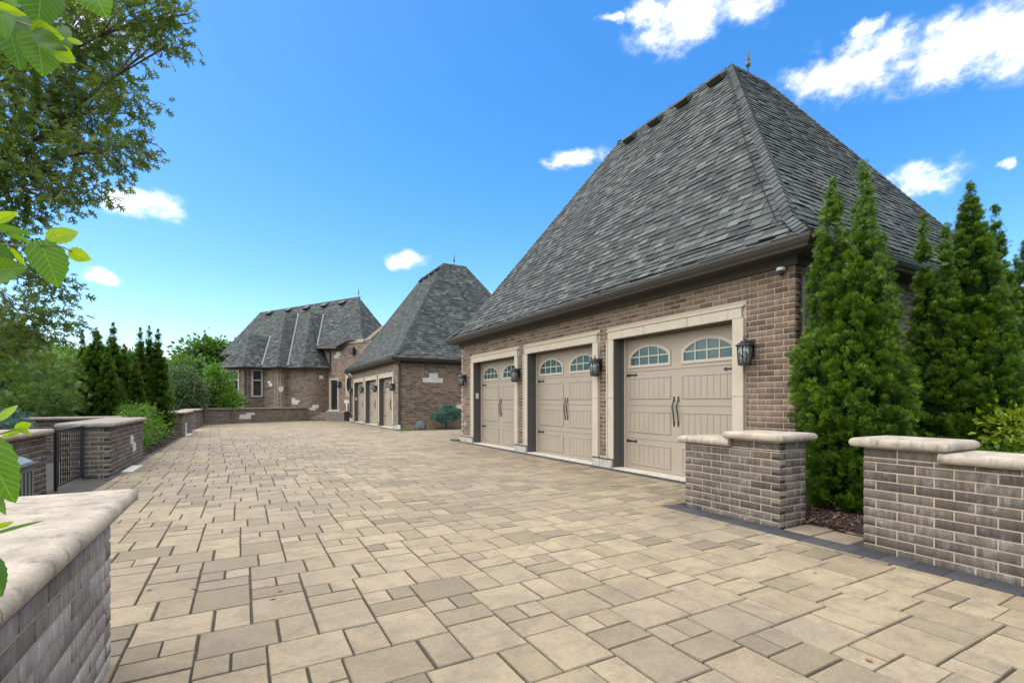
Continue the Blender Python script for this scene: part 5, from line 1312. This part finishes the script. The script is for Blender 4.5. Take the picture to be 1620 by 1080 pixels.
# garden trees and shrubs
def shrub(name, label, cat, blobs, n, size, m, seed, base=SIMPLE, shell=0.6, clump=12, cs=0.14, stem=None, group=None, r0=0.05, tw=2):
    rg = np.random.default_rng(seed); xs = np.mean([b_[0] for b_ in blobs], axis=0); x, y = stem or (xs[0], xs[1])
    t = thing(name, label, cat, (x, y, 0), group); P, Dv, Tn = blobs_leaves(blobs, n, rg, shell, clump, cs); P[:, 2] = np.maximum(P[:, 2], 0.02)
    ob('crown', foliage('crown', P, Dv, rg.uniform(0.7, 1.3, len(P)) * size, base, m, Tn, rg), t)
    top = max(b_[0][2] for b_ in blobs); limb_tree(t, (x, y, 0), (x, y, top * 0.9), blobs, r0, rg, tw)
    return t
X, Y = at_px(255, 17.0)
shrub('rounded_shrub', 'rounded bright green shrub growing from the mulch past the gate pier', 'shrub', [((-2.52, 16.3, .62), (.42, .6, .45)), ((-2.6, 17.3, .8), (.45, .7, .5)), ((-2.4, 15.6, .4), (.3, .4, .3)), ((-2.35, 17.9, .45), (.3, .5, .35))], 5200, 0.07, 'bright_leaf', 41, cs=0.09)
shrub('soft_conifer', 'soft feathery light green conifer behind the gate yard', 'tree', [pxblob(20, 610, 80, 55, 13), pxblob(60, 640, 50, 35, 12.6), pxblob(-60, 600, 90, 70, 13.5), pxblob(30, 575, 45, 30, 13.2), pxblob(-20, 660, 80, 30, 12)], 15000, 0.13, 'soft_leaf', 42, NEEDLE, cs=0.14, r0=0.09)
shrub('blue_conifer', 'small silvery blue conifer peeping over the gate wall', 'shrub', [pxblob(8, 668, 26, 18, 10.5), pxblob(22, 680, 20, 14, 10.2)], 1800, 0.08, 'spruce', 43, NEEDLE, cs=0.07, r0=0.03)
GT = 'garden trees beyond the low wall'
for i, (x, y, rx, ry, Z, m, lab) in enumerate(((105, 585, 50, 28, 30, 'far_leaf', 'leafy tree behind the evergreen cones, beside the soft conifer'), (60, 585, 50, 36, 34, 'far_leaf', 'broad dark tree rising behind the soft conifer'), (110, 610, 40, 45, 24, 'bright_leaf', 'bright leafy tree between soft conifer and widest cone'), (205, 590, 36, 28, 36, 'far_leaf', 'tree showing through gaps of the columnar trio'),
                                               (-60, 560, 90, 60, 32, 'far_leaf', 'large tree behind the oak at the garden edge'), (325, 572, 36, 28, 48, 'far_leaf', 'dark open tree rising behind the house end'), (290, 600, 34, 26, 44, 'far_leaf', 'dark tree behind the grey-leaved shrub'), (355, 575, 30, 24, 60, 'far_leaf', 'distant tree touching the house roof edge'), (20, 575, 60, 40, 40, 'bright_leaf', 'pale tree glimpsed under the oak boughs'))):
    k = Z / F; bl = [pxblob(x, y, rx, ry, Z), pxblob(x - rx * .6, y + ry * .5, rx * .6, ry * .6, Z), pxblob(x + rx * .6, y + ry * .4, rx * .6, ry * .6, Z + 1), pxblob(x, y + ry, rx, ry * .7, Z + .5), pxblob(x + rx * .2, y - ry * .7, rx * .45, ry * .5, Z)]
    shrub('garden_tree', lab, 'tree', bl, 7500, 0.0085 * Z, m, 50 + i, cs=0.35 * Z / 35, clump=14, r0=0.0045 * Z, group=GT, tw=4)
shrub('grey_leaved_shrub', 'tall grey-green leafy shrub behind the short pier', 'shrub', [pxblob(288, 605, 24, 30, 27), pxblob(305, 620, 18, 25, 27), pxblob(272, 615, 20, 32, 27.5), pxblob(290, 635, 30, 20, 27)], 8000, 0.13, 'gray_leaf', 61, cs=0.16)
shrub('pear_shaped_shrub', 'bright green pyramidal shrub in front of the large house window', 'shrub', [pxblob(347, 632, 30, 24, 30), pxblob(345, 605, 20, 24, 30), pxblob(340, 590, 9, 14, 30), pxblob(325, 630, 18, 22, 30), pxblob(362, 638, 16, 16, 29.6)], 9000, 0.14, 'bright_leaf', 62, cs=0.15)
shrub('leafy_bush', 'mid green bush between the grey-leaved and pyramidal shrubs', 'shrub', [pxblob(318, 625, 14, 24, 29), pxblob(305, 637, 20, 14, 29)], 4000, 0.13, 'far_leaf', 63, cs=0.15)
X, Y = at_px(706, 22.0)
ks = shrub('dwarf_spruce', 'dwarf blue spruce on a bare stem against the block-set garage gable', 'shrub', [((X + .1, Y, .78), (.5, .4, .2)), ((X - .35, Y, .6), (.4, .35, .16)), ((X + .4, Y, .72), (.38, .35, .2)), ((X + .1, Y, 1.02), (.25, .22, .14)), ((X - .1, Y - .1, .5), (.5, .35, .14))], 4200, 0.1, 'spruce', 64, NEEDLE, cs=0.07, r0=0.05)
X, Y = at_px(1606, 2.2)
shrub('golden_shrub', 'yellow-green leafy plant at the end of the evergreen row', 'plant', [((X, Y, .95), (.4, .3, .25)), ((X + .4, Y + .1, .8), (.4, .3, .35)), ((X + .1, Y, .5), (.5, .3, .4))], 2600, 0.09, 'gold_leaf', 65, cs=0.08, r0=0.03)
shrub('low_green_plant', 'low green leafy plant below the golden one', 'plant', [((X - .05, Y - .25, .62), (.4, .25, .3)), ((X + .4, Y - .3, .6), (.4, .3, .3)), ((X - .3, Y + .1, .5), (.3, .25, .3))], 2200, 0.09, 'bright_leaf', 66, cs=0.08, r0=0.02)
# moss and rocks by the far garage gable
for i, (x, y, s, l) in enumerate(((666, 22.05, .3, 'pointed grey rock beside the dwarf spruce'), (676, 22.0, .24, 'flat dark rock touching the pointed one'), (684, 21.9, .16, 'small flat stone under the dwarf spruce'), (655, 22.1, .15, 'small stone beside the gable downspout'))):
    X, Y = at_px(x, y); b = B(); rg = np.random.default_rng(80 + i); n = 9; prof = [(.9, 0), (1, .25), (.8, .6), (.35, 1.0 if i == 0 else .7)]
    b.lathe((X, Y, -0.03), [(r * s, h * s * (1.6 if i == 0 else .8)) for r, h in prof], n); b.v = [tuple(np.array(p) + rg.normal(0, s * .12, 3)) for p in b.v]; tag(b.ob('rock', 'rock'), l, 'rock')
mound('mulch_bed_far', 6.7, 12.4, 21.5, 22.75, 18, 0.04)
def moss(x, y, r, seed, name, lab):
    rg = np.random.default_rng(seed); n = 700; a = rg.uniform(0, 6.28, n); q = np.sqrt(rg.uniform(0, 1, n)) * r; P = np.c_[x + q * np.cos(a) * 1.0, y + q * np.sin(a) * 1.6, np.full(n, 0.004)]
    o = ob(name, foliage(name, P, rg.normal(0, .5, (n, 3)) + np.array([0, 0, 1.2]), rg.uniform(.02, .05, n), SIMPLE, 'bright_leaf', rg.uniform(.2, .9, n), rg)); o['kind'] = 'stuff'; o['label'] = lab; o['category'] = 'grass'
moss(6.32, 15.35, .16, 90, 'moss', 'little green tuft at the keypad-door corner of the garage'); X, Y = at_px(640, 21.9); moss(X, Y, .45, 91, 'grass_tuft', 'grass tuft by the downspout at the block-set gable'); X, Y = at_px(728, 21.8); moss(X, Y, .4, 92, 'grass_tuft', 'grass tuft beside the dwarf spruce')
# small flat lamp lying on the mulch
X, Y = world(1330, 5.65)
lamp = thing('path_light', 'small flat metal-topped light lying on the dark mulch', 'light', (X, Y, 0.03)); B().box(X - .05, X + .05, Y - .035, Y + .035, .05, .085, .004).ob('housing', 'black', lamp); B().box(X - .055, X + .055, Y - .04, Y + .04, .086, .094, .002).ob('cover', 'lead', lamp)
# dry leaves on the paving
LV, LF = SIMPLE
for (x, y) in ((966, 754), (1032, 778), (1000, 776), (232, 935), (426, 949), (1382, 1049), (448, 933), (300, 932), (1290, 905)):
    Z = H * F / (y - HY); X, Y = world(x, Z); me = mesh('dry_leaf', LV * 0.05 + np.array([0, 0, 0.004]), LF, 'sock')
    tag(ob('dry_leaf', me, None, Matrix.Translation((X, Y, 0.003)) @ Matrix.Rotation(x, 4, 'Z')), 'small curled brown leaf lying on the pavers', 'leaf', 'dry leaves on the driveway')

# ------------------------------------------------------------------ linden at the camera's left
lt = thing('linden_tree', 'young linden with big heart-shaped leaves over the weathered coping', 'tree', (-2.35, 2.5, 0))
def leaf_obj(bx, by, tx, ty, w, Z=1.25, dZ=0.0, m='leaf_a', fold=0.25, roll=0.0, seed=0):
    rg = np.random.default_rng(seed + int(bx * 7 + by * 13 + 9999)); p0, p1 = pt(bx, by, Z), pt(tx, ty, Z + dZ); d = p1 - p0; L = d.length; d.normalize()
    view = (EYE - (p0 + p1) / 2).normalized(); x = d.cross(view).normalized(); z = x.cross(d).normalized(); c_, s_ = math.cos(roll), math.sin(roll); x, z = x * c_ + z * s_, z * c_ - x * s_
    hw = w * Z / F / 2; rows = 14; cols = [-1, -0.66, -0.33, 0, 0.33, 0.66, 1]; v, uv, f = [], [], []
    for i in range(rows + 1):
        t = i / rows; wid = (math.sin(math.pi * min(1, t * 1.0) ** 0.62)) ** 0.8 if 0 < t < 1 else 0.0
        wid = max(wid, 0.02); back = -0.10 * (1 - t) ** 3
        for c in cols:
            edge = (1 + 0.05 * (1 if i % 2 else -1)) if abs(c) == 1 else 1
            yy = t + back * (abs(c) ** 1.5) * (1.6 if t < .3 else 1); q = p0 + x * (hw * c * wid * edge) + d * (L * yy) + z * (hw * (fold * abs(c) * wid + 0.05 * math.sin(t * 9 + c * 3)) - L * 0.14 * (t - .3) ** 2)
            v.append(tuple(q)); uv.append((0.5 + 0.5 * c * wid, t))
    nc_ = len(cols)
    for i in range(rows):
        for k in range(nc_ - 1): a = i * nc_ + k; f.append((a, a + 1, a + nc_ + 1, a + nc_))
    o = ob('leaf', mesh('leaf', v, np.array(f), m, True, uv=np.array(uv)), lt)
    return p0
LEAVES = [(66, -26, 59, 45, 62, 1.25, .02, 'leaf_b'), (12, 34, 32, 110, 50, 1.3, .02, 'leaf_b'), (3, 22, 8, 62, 30, 1.2, 0, 'leaf_a'), (60, 62, 68, 119, 54, 1.28, .0, 'leaf_a'), (56, 46, 101, 61, 30, 1.25, .02, 'leaf_c'), (57, 54, 106, 79, 28, 1.24, .02, 'leaf_a'), (92, 80, 119, 99, 26, 1.26, .02, 'leaf_c'), (97, 46, 111, 78, 26, 1.34, 0, 'leaf_b'), (110, 63, 134, 70, 8, 1.25, .05, 'leaf_c'),
          (132, -42, 168, 27, 74, 1.2, .02, 'leaf_a'), (-12, 8, 43, 24, 16, 1.22, .04, 'leaf_c'), (30, 24, 58, 62, 22, 1.36, 0, 'leaf_b'), (-20, 30, 6, 40, 18, 1.3, 0, 'leaf_c'), (48, 60, 72, 84, 18, 1.3, 0, 'leaf_a'), (10, -20, 24, 14, 30, 1.32, 0, 'leaf_a'),
          (80, 376, 126, 366, 25, 1.25, .06, 'leaf_c'), (113, 398, 145, 412, 22, 1.27, .03, 'leaf_c'), (66, 389, 93, 454, 50, 1.24, .02, 'leaf_a'), (-14, 348, 30, 336, 17, 1.2, .03, 'leaf_c'), (-14, 358, 56, 371, 14, 1.22, .05, 'leaf_a'), (14, 370, 53, 385, 9, 1.24, .06, 'leaf_a'), (-10, 390, 23, 409, 24, 1.2, .02, 'leaf_b'), (-26, 428, 42, 423, 44, 1.18, .03, 'leaf_a'), (20, 396, 41, 421, 9, 1.22, .03, 'leaf_c'), (-8, 402, 10, 450, 34, 1.26, 0, 'leaf_b'),
          (27, 677, 51, 669, 15, 1.1, .03, 'leaf_c'), (0, 662, 29, 639, 12, 1.1, .04, 'leaf_c'), (29, 681, -2, 692, 11, 1.1, .02, 'leaf_c'), (-26, 702, 22, 796, 62, 1.0, .02, 'leaf_a'), (-16, 778, 9, 813, 17, 1.02, 0, 'leaf_a'), (-6, 833, 23, 825, 9, 1.05, .03, 'leaf_c'), (-14, 886, 4, 944, 26, .95, 0, 'leaf_b'), (32, 677, 49, 688, 9, 1.1, .01, 'leaf_c'), (-6, 843, 76, 820, 6, 1.05, .12, 'leaf_a'), (-20, 720, 4, 745, 20, 1.05, 0, 'leaf_c')]
for i, a in enumerate(LEAVES): leaf_obj(*a, fold=0.2 + 0.15 * ((i * 37) % 5) / 5, roll=((i * 53) % 7 - 3) * 0.09, seed=i)
b = B().tube([(-2.35, 2.5, -0.1), (-2.33, 2.48, 1.2), (-2.3, 2.5, 2.6), (-2.32, 2.45, 4.2)], [.085, .075, .055, .02], 10); b.ob('trunk', 'bark', lt)
def twig(s, pxs, r=0.006):
    b = B(); pts = [Vector(s)] + [pt(*q) for q in pxs]; b.tube(pts, [r * 2.2] + [r * (1 - 0.65 * i / len(pxs)) for i in range(len(pxs))], 6); b.ob('branch', 'twig', lt)
twig((-2.3, 2.5, 2.3), [(-260, 0, 1.3), (-60, 20, 1.3), (12, 32, 1.3), (30, 35, 1.29), (58, 45, 1.27), (62, 64, 1.27)], .004); twig((-2.3, 2.5, 2.3), [(-200, -60, 1.3), (0, -50, 1.28), (66, -28, 1.25), (132, -43, 1.2)], .004)
twig((-2.32, 2.5, 1.8), [(-260, 360, 1.3), (-60, 378, 1.26), (0, 386, 1.24), (40, 390, 1.24), (72, 388, 1.24), (100, 391, 1.25), (114, 398, 1.27)], .0028); twig((-2.33, 2.5, 1.3), [(-260, 640, 1.2), (-60, 690, 1.12), (0, 686, 1.1), (28, 678, 1.1)], .0028); twig((-2.33, 2.5, 1.2), [(-300, 760, 1.15), (-60, 780, 1.05), (-15, 760, 1.03)], .0028)
rg = np.random.default_rng(99); P, Dv, Tn = blobs_leaves([((-2.35, 2.5, 3.6), (.7, .7, .8)), ((-2.5, 2.3, 2.7), (.6, .6, .5))], 900, rg, 0.2, 6, .15); ob('crown', foliage('crown', P, Dv + np.array([0, 0, -.4]), rg.uniform(.07, .12, len(P)), SIMPLE, 'linden', Tn, rg), lt)
